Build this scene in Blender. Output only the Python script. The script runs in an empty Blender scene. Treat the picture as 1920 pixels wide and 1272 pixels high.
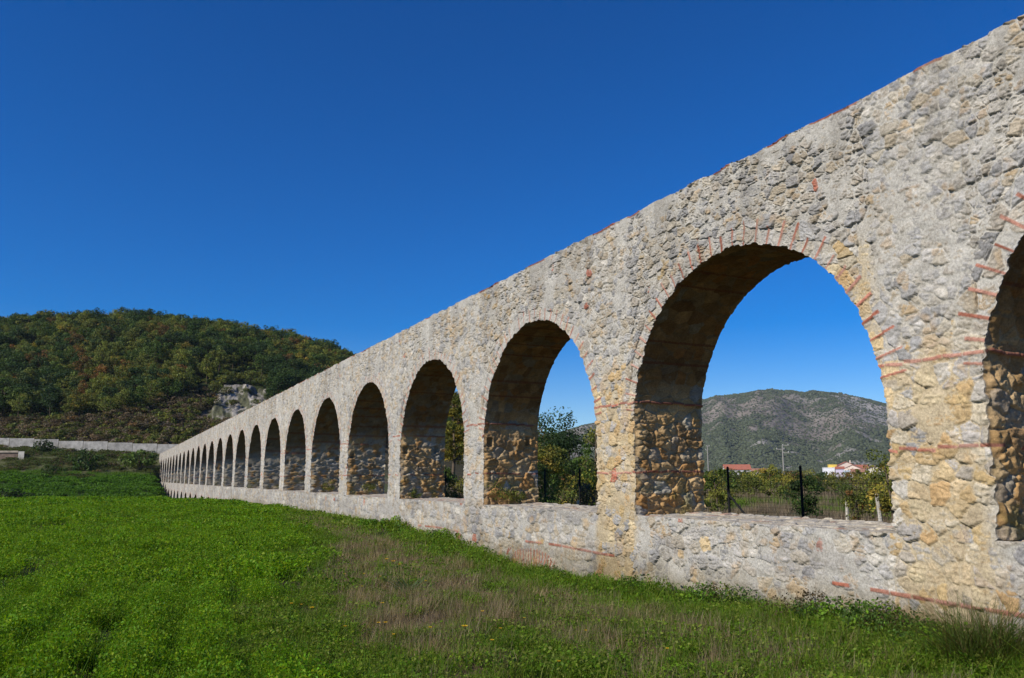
import bpy, math, random
import numpy as np
from mathutils import Vector, Matrix

# ------------------------------------------------------------------ camera, world, sun
SC = bpy.context.scene
COL = SC.collection
R = math.radians
EYE = 1.65
YAW, PITCH, FPX = 0.452, 0.1675, 1525.47          # heading right of +Y, tilt up, focal in px of a 1920 wide frame
cam_d = bpy.data.cameras.new('camera'); cam = bpy.data.objects.new('camera', cam_d); COL.objects.link(cam)
cam.location = (0, 0, EYE); cam.rotation_euler = (R(90) + PITCH, 0, -YAW)
cam_d.sensor_width = 36.0; cam_d.lens = 36.0 * FPX / 1920; cam_d.clip_start = 0.1; cam_d.clip_end = 20000
SC.camera = cam
SUN_EL, SUN_AZ = R(33), R(8)                       # light travels toward +X (into the wall), swung 8 deg toward +Y
LX, LY, LZ = math.cos(SUN_EL) * math.cos(SUN_AZ), math.cos(SUN_EL) * math.sin(SUN_AZ), -math.sin(SUN_EL)
W = bpy.data.worlds.new('World'); SC.world = W; W.use_nodes = True
nt = W.node_tree; nt.nodes.clear()
sky = nt.nodes.new('ShaderNodeTexSky'); sky.sky_type = 'NISHITA'; sky.sun_disc = False
sky.sun_elevation = SUN_EL; sky.sun_rotation = math.atan2(-LX, -LY)
sky.altitude = 1500; sky.air_density = 1.0; sky.dust_density = 0.0; sky.ozone_density = 4.0
hs = nt.nodes.new('ShaderNodeHueSaturation'); hs.inputs['Hue'].default_value = .514; hs.inputs['Saturation'].default_value = 1.5; hs.inputs['Value'].default_value = 1.03
bg = nt.nodes.new('ShaderNodeBackground'); bg.inputs['Strength'].default_value = 0.095
wo = nt.nodes.new('ShaderNodeOutputWorld')
nt.links.new(sky.outputs[0], hs.inputs['Color']); nt.links.new(hs.outputs[0], bg.inputs['Color']); nt.links.new(bg.outputs[0], wo.inputs['Surface'])
sun_d = bpy.data.lights.new('sun', 'SUN'); sun = bpy.data.objects.new('sun', sun_d); COL.objects.link(sun)
sun_d.energy = 4.6; sun_d.angle = R(0.53); sun_d.color = (1.0, 0.93, 0.82)
sun.rotation_euler = Vector((LX, LY, LZ)).to_track_quat('-Z', 'Y').to_euler()
SC.view_settings.view_transform = 'Standard'; SC.view_settings.look = 'None'
SC.view_settings.exposure = 0.3; SC.view_settings.gamma = 1.0

random.seed(7); RNG = np.random.default_rng(11)
SY, CY = math.sin(YAW), math.cos(YAW)
def at(px, t, z=None):                             # a point t metres ahead at the bearing of column px of the photo
    r = (px - 960) / FPX * t
    x, y = t * SY + r * CY, t * CY - r * SY
    return (x, y, float(gz(np.array([x]), np.array([y]))[0]) if z is None else z)
def hz(py, t): return EYE + (893.9 - py) / FPX * t  # height of row py at distance t

# ------------------------------------------------------------------ noise in numpy
def sm(a, b, x): t = np.clip((x - a) / (b - a), 0, 1); return t * t * (3 - 2 * t)
def hsh(i, j, k):
    n = (np.asarray(i, np.int64) * 374761393 + np.asarray(j, np.int64) * 668265263 + np.asarray(k, np.int64) * 974634289) & 0xffffffff
    n = ((n ^ (n >> 13)) * 1274126177) & 0xffffffff
    n = ((n ^ (n >> 16)) * 2246822519) & 0xffffffff
    return (n ^ (n >> 15)) / 4294967296.0
def vn(x, y, s=0):
    i, j = np.floor(x), np.floor(y); f, g = x - i, y - j
    f = f * f * (3 - 2 * f); g = g * g * (3 - 2 * g); i = i.astype(np.int64); j = j.astype(np.int64)
    return (hsh(i, j, s) * (1 - f) + hsh(i + 1, j, s) * f) * (1 - g) + (hsh(i, j + 1, s) * (1 - f) + hsh(i + 1, j + 1, s) * f) * g
def fbm(x, y, o=3, s=0):
    v = 0; a = 0.5; t = 0
    for k in range(o): v = v + a * vn(x * 2 ** k + 17.3 * k, y * 2 ** k - 9.1 * k, s + k); t += a; a *= .5
    return v / t

# ------------------------------------------------------------------ helpers for objects
def tag(o, label=None, cat=None, group=None, kind=None):
    if label: o['label'] = label
    if cat: o['category'] = cat
    if group: o['group'] = group
    if kind: o['kind'] = kind
    return o
def empty(name, loc=(0, 0, 0), rz=0):
    o = bpy.data.objects.new(name, None); COL.objects.link(o); o.location = loc; o.rotation_euler = (0, 0, rz); o.empty_display_size = .3
    return o
def mesh_np(name, v, f, col=None, mat=None, smooth=False):
    """v (n,3); f: (m,k) array or list of such arrays of different k"""
    fs = f if isinstance(f, list) else [f]
    fs = [np.asarray(a, np.int32) for a in fs if len(a)]
    me = bpy.data.meshes.new(name); v = np.asarray(v, np.float32)
    me.vertices.add(len(v)); me.vertices.foreach_set('co', v.ravel())
    li = np.concatenate([a.ravel() for a in fs]); ln = np.concatenate([np.full(len(a), a.shape[1], np.int32) for a in fs])
    me.loops.add(len(li)); me.loops.foreach_set('vertex_index', li)
    st = np.concatenate([[0], np.cumsum(ln)[:-1]]).astype(np.int32)
    me.polygons.add(len(ln)); me.polygons.foreach_set('loop_start', st)
    if smooth: me.polygons.foreach_set('use_smooth', np.ones(len(ln), bool))
    me.update(calc_edges=True)
    if col is not None:
        a = me.color_attributes.new('Col', 'FLOAT_COLOR', 'POINT')
        c = np.ones((len(v), 4), np.float32); c[:, :3] = col; a.data.foreach_set('color', c.ravel())
    if mat: me.materials.append(mat)
    return me
def obj(name, me, parent=None, loc=None):
    o = bpy.data.objects.new(name, me); COL.objects.link(o)
    if parent: o.parent = parent
    if loc: o.location = loc
    return o
class MB:                                           # collects boxes and tubes into one mesh
    def __init__(s): s.v = []; s.f = []; s.c = []; s.n = 0
    def add(s, v, f, c=(.5, .5, .5)):
        v = np.asarray(v, float); s.v.append(v); s.f += [tuple(int(i) + s.n for i in q) for q in f]
        c = np.asarray(c, float); s.c.append(np.tile(c, (len(v), 1)) if c.ndim == 1 else c); s.n += len(v)
    def box(s, a, b, c=(.5, .5, .5)):
        (x0, y0, z0), (x1, y1, z1) = a, b
        s.add([(x0, y0, z0), (x1, y0, z0), (x1, y1, z0), (x0, y1, z0), (x0, y0, z1), (x1, y0, z1), (x1, y1, z1), (x0, y1, z1)],
              [(0, 3, 2, 1), (4, 5, 6, 7), (0, 1, 5, 4), (1, 2, 6, 5), (2, 3, 7, 6), (3, 0, 4, 7)], c)
    def tube(s, pts, rad, n=6, c=(.5, .5, .5)):
        pts = [Vector(p) for p in pts]; vs = []; m = len(pts)
        for i, p in enumerate(pts):
            d = (pts[min(i + 1, m - 1)] - pts[max(i - 1, 0)]).normalized()
            u = d.cross(Vector((.31, .94, .13)) if abs(d.y) < .9 else Vector((1, 0, 0))).normalized(); w = d.cross(u)
            r = rad[i] if hasattr(rad, '__len__') else rad
            for k in range(n): a = 2 * math.pi * k / n; vs.append(p + u * (r * math.cos(a)) + w * (r * math.sin(a)))
        f = [(i * n + k, i * n + (k + 1) % n, (i + 1) * n + (k + 1) % n, (i + 1) * n + k) for i in range(m - 1) for k in range(n)]
        f += [tuple(range(n - 1, -1, -1)), tuple((m - 1) * n + k for k in range(n))]
        s.add([tuple(q) for q in vs], f, c)
    def mesh(s, name, mat, smooth=False):
        me = bpy.data.meshes.new(name); me.from_pydata(np.concatenate(s.v).tolist(), [], s.f)
        a = me.color_attributes.new('Col', 'FLOAT_COLOR', 'POINT'); c = np.ones((s.n, 4), np.float32); c[:, :3] = np.concatenate(s.c)
        a.data.foreach_set('color', c.ravel()); me.materials.append(mat)
        if smooth: me.polygons.foreach_set('use_smooth', np.ones(len(me.polygons), bool))
        return me
    def build(s, name, mat, parent=None, smooth=False): return obj(name, s.mesh(name, mat, smooth), parent)

# ------------------------------------------------------------------ materials
def mat_new(name):
    m = bpy.data.materials.new(name); m.use_nodes = True; n = m.node_tree
    b = n.nodes['Principled BSDF']; return m, n, b
def nd(n, t, **kw):
    x = n.nodes.new(t)
    for k, v in kw.items():
        if k in x.inputs: x.inputs[k].default_value = v
        else: setattr(x, k, v)
    return x
def mixc(n, typ, fac, a, b):
    x = n.nodes.new('ShaderNodeMix'); x.data_type = 'RGBA'; x.blend_type = typ
    for sock, val in ((x.inputs[0], fac), (x.inputs[6], a), (x.inputs[7], b)):
        if hasattr(val, 'is_linked'): n.links.new(val, sock)
        else: sock.default_value = val if not isinstance(val, tuple) or len(val) == 4 else (*val, 1)
    return x.outputs[2]
def ramp(n, src, stops):
    x = n.nodes.new('ShaderNodeValToRGB'); e = x.color_ramp.elements
    while len(e) < len(stops): e.new(.5)
    for q, (p, c) in zip(e, stops): q.position = p; q.color = (*c, 1) if len(c) == 3 else c
    n.links.new(src, x.inputs[0]); return x.outputs[0]
def grey(a): return (a, a, a)
def objco(n):
    return n.nodes.new('ShaderNodeTexCoord').outputs['Object']
def noise(n, co, scale, detail=4, rough=.6):
    x = nd(n, 'ShaderNodeTexNoise', Scale=scale, Detail=detail, Roughness=rough); n.links.new(co, x.inputs['Vector']); return x.outputs[0]
def attr(n): x = n.nodes.new('ShaderNodeAttribute'); x.attribute_name = 'Col'; return x.outputs['Color']

def stone_material(name, fine=1.0):
    m, n, b = mat_new(name); co = objco(n); c = attr(n)
    n1 = noise(n, co, 34, 6, .7); n2 = noise(n, co, 150, 4, .7); n3 = noise(n, co, 11, 4, .65)
    c = mixc(n, 'MULTIPLY', 1.0, c, ramp(n, n1, [(.3, grey(.64)), (.5, grey(1.0)), (.7, grey(1.32))]))
    c = mixc(n, 'MULTIPLY', 1.0, c, ramp(n, n2, [(.3, grey(.74)), (.5, grey(1.0)), (.72, grey(1.22))]))
    c = mixc(n, 'MULTIPLY', .8, c, ramp(n, n3, [(.32, (.80, .78, .76)), (.5, grey(1.0)), (.7, (1.12, 1.12, 1.14))]))
    n.links.new(c, b.inputs['Base Color']); b.inputs['Roughness'].default_value = .93; b.inputs['Specular IOR Level'].default_value = .15
    bp = nd(n, 'ShaderNodeBump', Strength=.55 * fine, Distance=.02); n.links.new(n1, bp.inputs['Height'])
    bp2 = nd(n, 'ShaderNodeBump', Strength=.45 * fine, Distance=.006); n.links.new(n2, bp2.inputs['Height']); n.links.new(bp.outputs[0], bp2.inputs['Normal'])
    n.links.new(bp2.outputs[0], b.inputs['Normal']); return m
M_STONE = stone_material('rubble_masonry')
def col_material(name, rough=.85, var=.25, scale=20, spec=.2):
    m, n, b = mat_new(name); c = attr(n)
    c = mixc(n, 'MULTIPLY', 1.0, c, ramp(n, noise(n, objco(n), scale, 5), [(.3, grey(1 - var)), (.7, grey(1 + var))]))
    n.links.new(c, b.inputs['Base Color']); b.inputs['Roughness'].default_value = rough; b.inputs['Specular IOR Level'].default_value = spec
    return m
M_COL = col_material('weathered_paint', .8, .15, 6)
M_WOOD = col_material('weathered_wood', .9, .35, 25)
M_METAL = col_material('dark_metal', .75, .15, 30, .1)
def leaf_material(name, trans=.3, objvar=.25, rough=.6, spec=.15):
    m, n, b = mat_new(name); c = attr(n)
    oi = n.nodes.new('ShaderNodeObjectInfo')
    c = mixc(n, 'MULTIPLY', 1.0, c, ramp(n, oi.outputs['Random'], [(0, grey(1 - objvar)), (.5, (1.0, 1.0, .9)), (1, (1 + objvar, 1 + objvar * .8, .95))]))
    n.links.new(c, b.inputs['Base Color']); b.inputs['Roughness'].default_value = rough; b.inputs['Specular IOR Level'].default_value = spec
    tr = n.nodes.new('ShaderNodeBsdfTranslucent'); n.links.new(mixc(n, 'MULTIPLY', 1.0, c, (1.25, 1.2, .6)), tr.inputs['Color'])
    ms = n.nodes.new('ShaderNodeMixShader'); ms.inputs[0].default_value = trans
    n.links.new(b.outputs[0], ms.inputs[1]); n.links.new(tr.outputs[0], ms.inputs[2]); n.links.new(ms.outputs[0], n.nodes['Material Output'].inputs['Surface'])
    return m
M_LEAF = leaf_material('leaves'); M_GRASS = leaf_material('grass_blades', .42, .2, .55, .15)
M_SCRUB = leaf_material('scrub_leaves', .1, .3, .8, .05)

# ------------------------------------------------------------------ terrain
def tq(x, y): t = x * SY + y * CY; r = x * CY - y * SY; return t, r
def pw(x, xs, ys): return np.interp(x, xs, ys)
def gz(x, y):
    """height of the ground sheet"""
    t, r = tq(x, y); q = r / np.maximum(t, 1)
    left = 1 - sm(-.26, -.06, q); left = np.where(t > 3, left, 0)
    prof = pw(t, [0, 48, 64, 69, 80, 92, 118, 136, 150, 157, 170, 178, 186, 230, 420, 600, 5000],
              [0, 0, -.22, -.6, -2.6, -3.3, -2.0, .0, 1.5, 2.6, 6.2, 8.0, 8.3, 9, 9, 3, 3])
    # level strip that carries the retaining wall sinks a little to the right
    prof = prof * np.where(t > 150, 1 - .16 * sm(-.62, -.42, q), 1)
    z = prof * left
    near = 1 - sm(55, 70, t)
    wl = pw(y, [-20, 4, 6.5, 9.7, 12.5, 17, 21, 26, 34, 45, 56, 66], [.0, -.04, -.10, -.17, -.26, -.32, -.1, .0, -.04, -.14, -.12, -.1])
    z = z + near * wl * sm(3.5, 8.5, x) * (1 - sm(10.5, 14, x))
    z = z + near * (.10 * (fbm(x * .35, y * .35, 2, 3) - .5) + .05 * (fbm(x * 1.3, y * 1.3, 2, 5) - .5))
    # wheel rut in the near field on the left
    rut = np.exp(-((x - (-1.4 + .105 * (y - 13.2))) / .22) ** 2) * sm(5, 10, y) * (1 - sm(30, 44, y)); z = z - .05 * rut
    z = z - left * sm(70, 82, t) * (1 - sm(150, 170, t)) * sm(6.4, 8.0, x) * (1 - sm(16, 30, x)) * np.maximum(z + 4.6, 0) * .96
    z = z + (1 - near) * left * .8 * (1 - sm(3, 5, x)) * (fbm(x * .06, y * .06, 3, 8) - .5)
    right = sm(-.06, .02, q); z = z + right * (pw(t, [0, 120, 420, 620, 900, 5000], [-.1, -.1, .3, 1.8, 4, 4]))
    return z
def hill_z(x, y):
    t, r = tq(x, y); q = r / np.maximum(t, 1)
    v = pw(q, [-1.2, -.8, -.63, -.5, -.43, -.367, -.30, -.236, -.197, -.1, .03, .12, .3], [.13, .162, .174, .181, .180, .172, .160, .145, .131, .087, .03, .006, 0])
    crest = v * 320
    b0 = pw(q, [-.7, -.42, -.2, 0], [7.9, 6.6, 3, 0])
    s = (t - 184) / (320 - 184)
    p = pw(s, [-.1, 0, .12, .25, .5, .8, 1.0, 1.3, 1.8], [-.03, 0, .10, .24, .52, .86, 1.0, 1.06, .8])
    z = b0 + (crest + EYE - b0) * p
    z = z + 5.0 * (fbm(x * .022, y * .022, 3, 21) - .5) * sm(.05, .4, s) + 1.0 * (fbm(x * .15, y * .15, 2, 22) - .5) * sm(0, .15, s)
    return np.where(t < 183, np.minimum(z, gz(x, y) - .5), z) - 1.2 * (1 - sm(0, .03, s))
def mtn_z(x, y):
    t, r = tq(x, y); q = r / np.maximum(t, 1)
    px = q * FPX + 960
    top = pw(px, [300, 800, 1000, 1090, 1200, 1320, 1380, 1450, 1510, 1530, 1600, 1665, 1760, 1900, 2300], [880, 862, 830, 803, 782, 752, 742, 738.5, 742, 738.5, 748, 764, 790, 825, 862])
    H = (893.9 - top) / FPX * 2300
    s = (t - 1250) / (2300 - 1250)
    p = pw(s, [-.2, 0, .1, .3, .6, .85, 1.0, 1.2, 1.6], [-.02, 0, .08, .27, .62, .90, 1.0, .95, .6])
    rid = 1 - np.abs(fbm(q * 14, t * .0012, 3, 31) * 2 - 1)
    rid2 = 1 - np.abs(fbm(x * .006, y * .006, 3, 33) * 2 - 1)
    env = sm(0, .25, s) * (1 - .8 * sm(.75, 1.0, s))
    return EYE + H * p + env * H * (.22 * (rid - .75) + .12 * (rid2 - .7)) + 2
def polar(ts, qs, fz):
    T, Q = np.meshgrid(ts, qs, indexing='ij'); Rr = Q * T
    x = (T * SY + Rr * CY).ravel(); y = (T * CY - Rr * SY).ravel()
    nr, nc = len(ts), len(qs); i = np.arange((nr - 1) * (nc - 1)); a = (i // (nc - 1)) * nc + i % (nc - 1)
    return x, y, np.stack([a, a + 1, a + nc + 1, a + nc], 1)
def ground_material():
    m, n, b = mat_new('soil_and_thatch'); co = objco(n); c = attr(n)
    c = mixc(n, 'MULTIPLY', 1.0, c, ramp(n, noise(n, co, 9, 8, .75), [(.3, grey(.55)), (.7, grey(1.35))]))
    c = mixc(n, 'MULTIPLY', 1.0, c, ramp(n, noise(n, co, .35, 4, .6), [(.3, grey(.75)), (.7, grey(1.25))]))
    n.links.new(c, b.inputs['Base Color']); b.inputs['Roughness'].default_value = .95; b.inputs['Specular IOR Level'].default_value = .1
    bp = nd(n, 'ShaderNodeBump', Strength=.8, Distance=.05); n.links.new(noise(n, co, 14, 8, .75), bp.inputs['Height']); n.links.new(bp.outputs[0], b.inputs['Normal'])
    return m
M_GROUND = ground_material()
def xb(y): return .55 + .17 * y + .5 * (vn(y * .5, y * 0 + 3.3, 4) - .5) * 2   # edge between the crop and the dry margin
def lerp(a, b, f): return a + (np.asarray(b) - a) * f[:, None]
def ground():
    ang = np.concatenate([np.linspace(-math.pi, -.85, 60, endpoint=False), np.linspace(-.85, .85, 420, endpoint=False), np.linspace(.85, math.pi, 61)])
    rad = np.concatenate([[.3], np.geomspace(1, 30, 120), np.geomspace(30.4, 260, 230), np.geomspace(264, 3600, 50)])
    A, D = np.meshgrid(ang, rad); th = A + YAW
    x = (D * np.sin(th)).ravel(); y = (D * np.cos(th)).ravel(); z = gz(x, y)
    t, r = tq(x, y); q = r / np.maximum(t, 1)
    z = np.where((t > 186) & (q < .16) & (t < 560), np.minimum(z, hill_z(x, y) - 2.5), z)
    nc = len(ang); i = np.arange((len(rad) - 1) * (nc - 1)); a = (i // (nc - 1)) * nc + i % (nc - 1)
    f = np.stack([a, a + 1, a + nc + 1, a + nc], 1)
    c = np.tile([.035, .05, .014], (len(x), 1))
    c = lerp(c, [.13, .095, .055], sm(-.3, .4, x - xb(y)) * (x < 9.4) * (t < 75))
    c = lerp(c, [.045, .06, .02], sm(6.4, 7.6, x) * (x < 9.4) * (t < 75))
    behind = sm(10.2, 11.0, x)
    c = lerp(c, [.115, .085, .062], behind)                          # dead weeds behind the aqueduct
    gs = sm(.45, .6, fbm(x * .12, y * .12, 3, 41)); c = lerp(c, [.06, .085, .025], behind * gs * .7 * (t < 400))
    c = lerp(c, [.05, .09, .02], behind * (1 - sm(13, 17, x)))
    lf = (1 - sm(-.3, -.1, q)) * (t > 76) * (1 - behind * (t < 110))
    c = lerp(c, [.035, .06, .015], lf * (t < 152)); c = lerp(c, [.085, .09, .04], lf * (t >= 152))
    o = obj('ground', mesh_np('ground', np.stack([x, y, z], 1), f, c, M_GROUND, True)); tag(o, kind='structure')
ground()
def hill():
    ts = np.concatenate([np.linspace(180, 330, 110), np.linspace(335, 600, 30)]); qs = np.linspace(-1.05, .16, 230)
    x, y, f = polar(ts, qs, None); z = hill_z(x, y); g = fbm(x * .05, y * .05, 3, 50)
    c = np.tile([.05, .045, .026], (len(x), 1)); c = lerp(c, [.10, .08, .058], sm(.45, .65, g)); px_ = tq(x, y)[1] / tq(x, y)[0] * FPX + 960; tt_ = tq(x, y)[0]; c = lerp(c, [.24, .20, .17], sm(.45, .6, g) * sm(230, 290, px_) * sm(440, 390, px_) * sm(192, 197, tt_) * sm(222, 212, tt_)); c = lerp(c, [.03, .04, .013], sm(220, 245, tt_))
    tag(obj('hill', mesh_np('hill', np.stack([x, y, z], 1), f, c, M_GROUND, True)), kind='structure')
hill()
def mtn_mask(x, y):
    t, r = tq(x, y); s = (t - 1250) / 1050
    a = fbm(x * .0055, y * .0055, 4, 61) * .62 + .38 * fbm(x * .022 + 3, y * .022, 3, 62)
    return np.clip(sm(.475, .58, a + .09 * (1 - sm(.15, .5, s)) + .12 * sm(.86, .97, s) - .10 * sm(.45, .7, s) * (1 - sm(.8, .95, s))), 0, 1)
def mountain():
    m, n, b = mat_new('rocky_mountainside'); co = objco(n); c = attr(n)
    c = mixc(n, 'MULTIPLY', 1.0, c, ramp(n, noise(n, co, .05, 7, .75), [(.32, grey(.45)), (.5, grey(1.0)), (.68, grey(1.5))]))
    n.links.new(c, b.inputs['Base Color']); b.inputs['Roughness'].default_value = .95; b.inputs['Specular IOR Level'].default_value = .05
    bp = nd(n, 'ShaderNodeBump', Strength=.7, Distance=6.0); n.links.new(noise(n, co, .05, 7, .75), bp.inputs['Height']); n.links.new(bp.outputs[0], b.inputs['Normal'])
    ts = np.linspace(1100, 3400, 230); qs = np.linspace(-.5, 1.1, 420)
    x, y, f = polar(ts, qs, None); z = mtn_z(x, y); k = mtn_mask(x, y)
    c = np.tile([.27, .252, .23], (len(x), 1)); c = lerp(c, [.18, .155, .13], sm(.4, .6, fbm(x * .004, y * .004, 3, 66))); c = lerp(c, [.080, .095, .062], k * .9)
    tag(obj('mountain', mesh_np('mountain', np.stack([x, y, z], 1), f, c, m, True)), kind='structure')
    # scattered scrub on it
    N = 60000; t = np.sqrt(RNG.uniform(1260 ** 2, 2420 ** 2, N)); q = RNG.uniform(.02, .55, N); r = q * t
    x = t * SY + r * CY; y = t * CY - r * SY; k = mtn_mask(x, y); keep = RNG.random(N) < (.42 + .58 * k); x, y, k = x[keep], y[keep], k[keep]; N = len(x)
    rad = RNG.uniform(.9, 2.5, N) * (1 + .5 * k); z = mtn_z(x, y) + rad * .3
    base = np.array([(1, 0, 0), (.5, .87, 0), (-.5, .87, 0), (-1, 0, 0), (-.5, -.87, 0), (.5, -.87, 0), (.5, .3, .8), (-.5, .35, .85), (0, -.5, .8), (0, 0, -.6)])
    fc = np.array([(0, 1, 6), (1, 2, 7), (2, 3, 7), (3, 4, 8), (4, 5, 8), (5, 0, 6), (6, 1, 7), (7, 3, 8), (8, 5, 6), (6, 7, 8)])
    v = base[None] * rad[:, None, None] * RNG.uniform(.7, 1.3, (N, 10, 1)) + np.stack([x, y, z], 1)[:, None]
    f = fc[None] + (np.arange(N) * 10)[:, None, None]
    c = np.repeat(np.array([.066, .080, .050])[None] * RNG.uniform(.6, 1.35, (N, 1)), 10, 0)
    tag(obj('mountain_scrub', mesh_np('mountain_scrub', v.reshape(-1, 3), f.reshape(-1, 3), c, M_SCRUB)), 'dark green scrub dotted over the grey far mountainside', 'scrub', kind='stuff')
mountain()

# ------------------------------------------------------------------ masonry fields
def stones(u, v, seed, cw, ch):
    out = []
    for a in range(0, len(u), 150000): out.append(_stones(u[a:a + 150000], v[a:a + 150000], seed, cw, ch))
    return [np.concatenate(k) for k in zip(*out)]
def _stones(u, v, seed, cw, ch):
    u = u + .08 * (fbm(u * 3, v * 3, 2, seed + 1) - .5) + .012 * (vn(u * 20, v * 20, seed + 2) - .5)
    v = v + .06 * (fbm(u * 2.5, v * 3, 2, seed + 3) - .5) + .012 * (vn(u * 18, v * 22, seed + 4) - .5)
    j = np.floor(v / ch).astype(np.int64); C = []
    for dj in (-1, 0, 1):
        jj = j + dj; off = hsh(jj, 7, seed) * cw; i0 = np.floor((u - off) / cw).astype(np.int64)
        for di in (-1, 0, 1):
            ii = i0 + di; T = hsh(ii, jj, seed); n = 1 + (T > .38) + (T > .74)
            for k in range(3):
                h1, h2, h3 = hsh(ii * 3 + k, jj, seed + 11), hsh(ii * 3 + k, jj, seed + 12), hsh(ii * 3 + k, jj, seed + 13)
                px = off + (ii + (k + .5) / n + (h1 - .5) * .55 / n) * cw
                py = (jj + .5 + (h2 - .5) * np.where(n == 1, .35, .75)) * ch
                w = np.where(n == 1, .004, 0) + h3 * .004
                d = ((u - px) * .85) ** 2 + (v - py) ** 2 - w
                C.append((np.where(k < n, d, 9.0), px, py, h3))
    D = np.stack([c[0] for c in C]); b = D.argmin(0); ar = np.arange(len(u))
    PX = np.stack([c[1] for c in C]); PY = np.stack([c[2] for c in C]); H = np.stack([c[3] for c in C])
    d1, px, py, h = D[b, ar], PX[b, ar], PY[b, ar], H[b, ar]
    sep = np.sqrt(((PX - px) * .85) ** 2 + (PY - py) ** 2) + 1e-6
    E = (D - d1) / (2 * sep); E[b, ar] = 9; e = E.min(0)
    return e, h, (h * 977.3) % 1, (h * 6151.7) % 1, u - px, v - py
PAL = np.array([.90, .885, .85]) * np.array([(.31, .31, .31), (.38, .37, .355), (.26, .262, .27), (.45, .43, .39), (.41, .375, .31), (.36, .31, .235), (.34, .32, .285), (.33, .325, .32), (.355, .32, .27)])
PAL_Y = .88 * np.array([(.48, .37, .21), (.45, .33, .16), (.39, .28, .14), (.47, .42, .32), (.34, .33, .32), (.43, .28, .13), (.46, .36, .22), (.50, .42, .27), (.40, .33, .22)])
PAL_J = np.array([1.36, 1.18, .95]) * np.array([(.27, .19, .10), (.33, .24, .13), (.22, .16, .095), (.30, .25, .17), (.24, .22, .19), (.30, .19, .09), (.34, .27, .17), (.27, .21, .13), (.25, .18, .10)])
PAL_G = np.array([(.29, .25, .19), (.33, .29, .22), (.24, .21, .165), (.31, .28, .23), (.26, .25, .225), (.30, .24, .16), (.34, .30, .23), (.28, .24, .18), (.25, .215, .16)])
BRICK = np.array([.285, .10, .062])
def brickcol(k): return BRICK[None] * (.75 + .5 * k)[:, None] + np.array([.05, .05, .045])[None] * ((k * 37.7) % 1)[:, None]
def tops(s): return 6.6 - .0022 * (s - 10)
def slope(s): return -.0022 * (s - 10)
SCx, RAD, PIT, ZC, ZL, DW, TH = 9.816, 2.75, 6.806, 2.49, .965, 8.6, 1.55
def yellow(s, z):
    """ochre lime wash left on the two nearest piers"""
    w = .35 * (fbm(s * 1.1, z * 1.1, 3, 70) - .5); ws = .5 * (fbm(s * 2.2, z * 2.2, 3, 72) - .5)
    p1 = sm(.85, .45, np.abs(s - 6.45 + w) + .0 * z) * sm(3.5, 2.9, z + ws)
    p1b = sm(.55, .15, np.abs(s - 7.35 - .12 * (z - 3) + w)) * sm(5.1, 4.3, z + ws) * sm(2.2, 3.0, z)
    p2 = sm(.85, .55, np.abs(s - 13.25 + w)) * sm(3.9, 3.1, z + ws)
    g = .16 * sm(.52, .75, fbm(s * .7, z * .7, 3, 71)) * sm(30, 8, s)
    return np.clip(np.maximum.reduce([p1, p1b, p2, g]), 0, 1)
def smin(a): return np.clip(a, 0, 1)
def bands(s, z, jamb=False):
    """string courses of red brick; returns strength and a per brick random"""
    zz = z + .03 * (vn(s * 1.5, s * 0 + 1.5, 5) - .5) * 2 * (0 if jamb else 1) + .012 * (fbm(s * 9, z * 14, 2, 7) - .5)
    lev = [(3.02, .021, .80), (np.where(s < 10, 1.965, 1.74), .019, .78)]
    m = np.zeros_like(s); kk = np.zeros_like(s)
    for i, (L, hw, keep) in enumerate(lev):
        bl = .26 + .0 * s; cell = np.floor(s / bl + i * .37); fr = s / bl + i * .37 - cell; k = hsh(cell.astype(np.int64), i, 77)
        jz = zz - L + .018 * (k - .5) * 2 + .05 * (fr - .5) * (hsh(cell.astype(np.int64), i, 78) - .5)
        on = sm(hw + .006, hw - .004, np.abs(jz)) * (k < keep + .2 * (s < 15)) * sm(.0, .05, fr) * sm(1.0, .95, fr)
        m = np.maximum(m, on); kk = np.where(on > .01, k, kk)
    return m, kk
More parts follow.
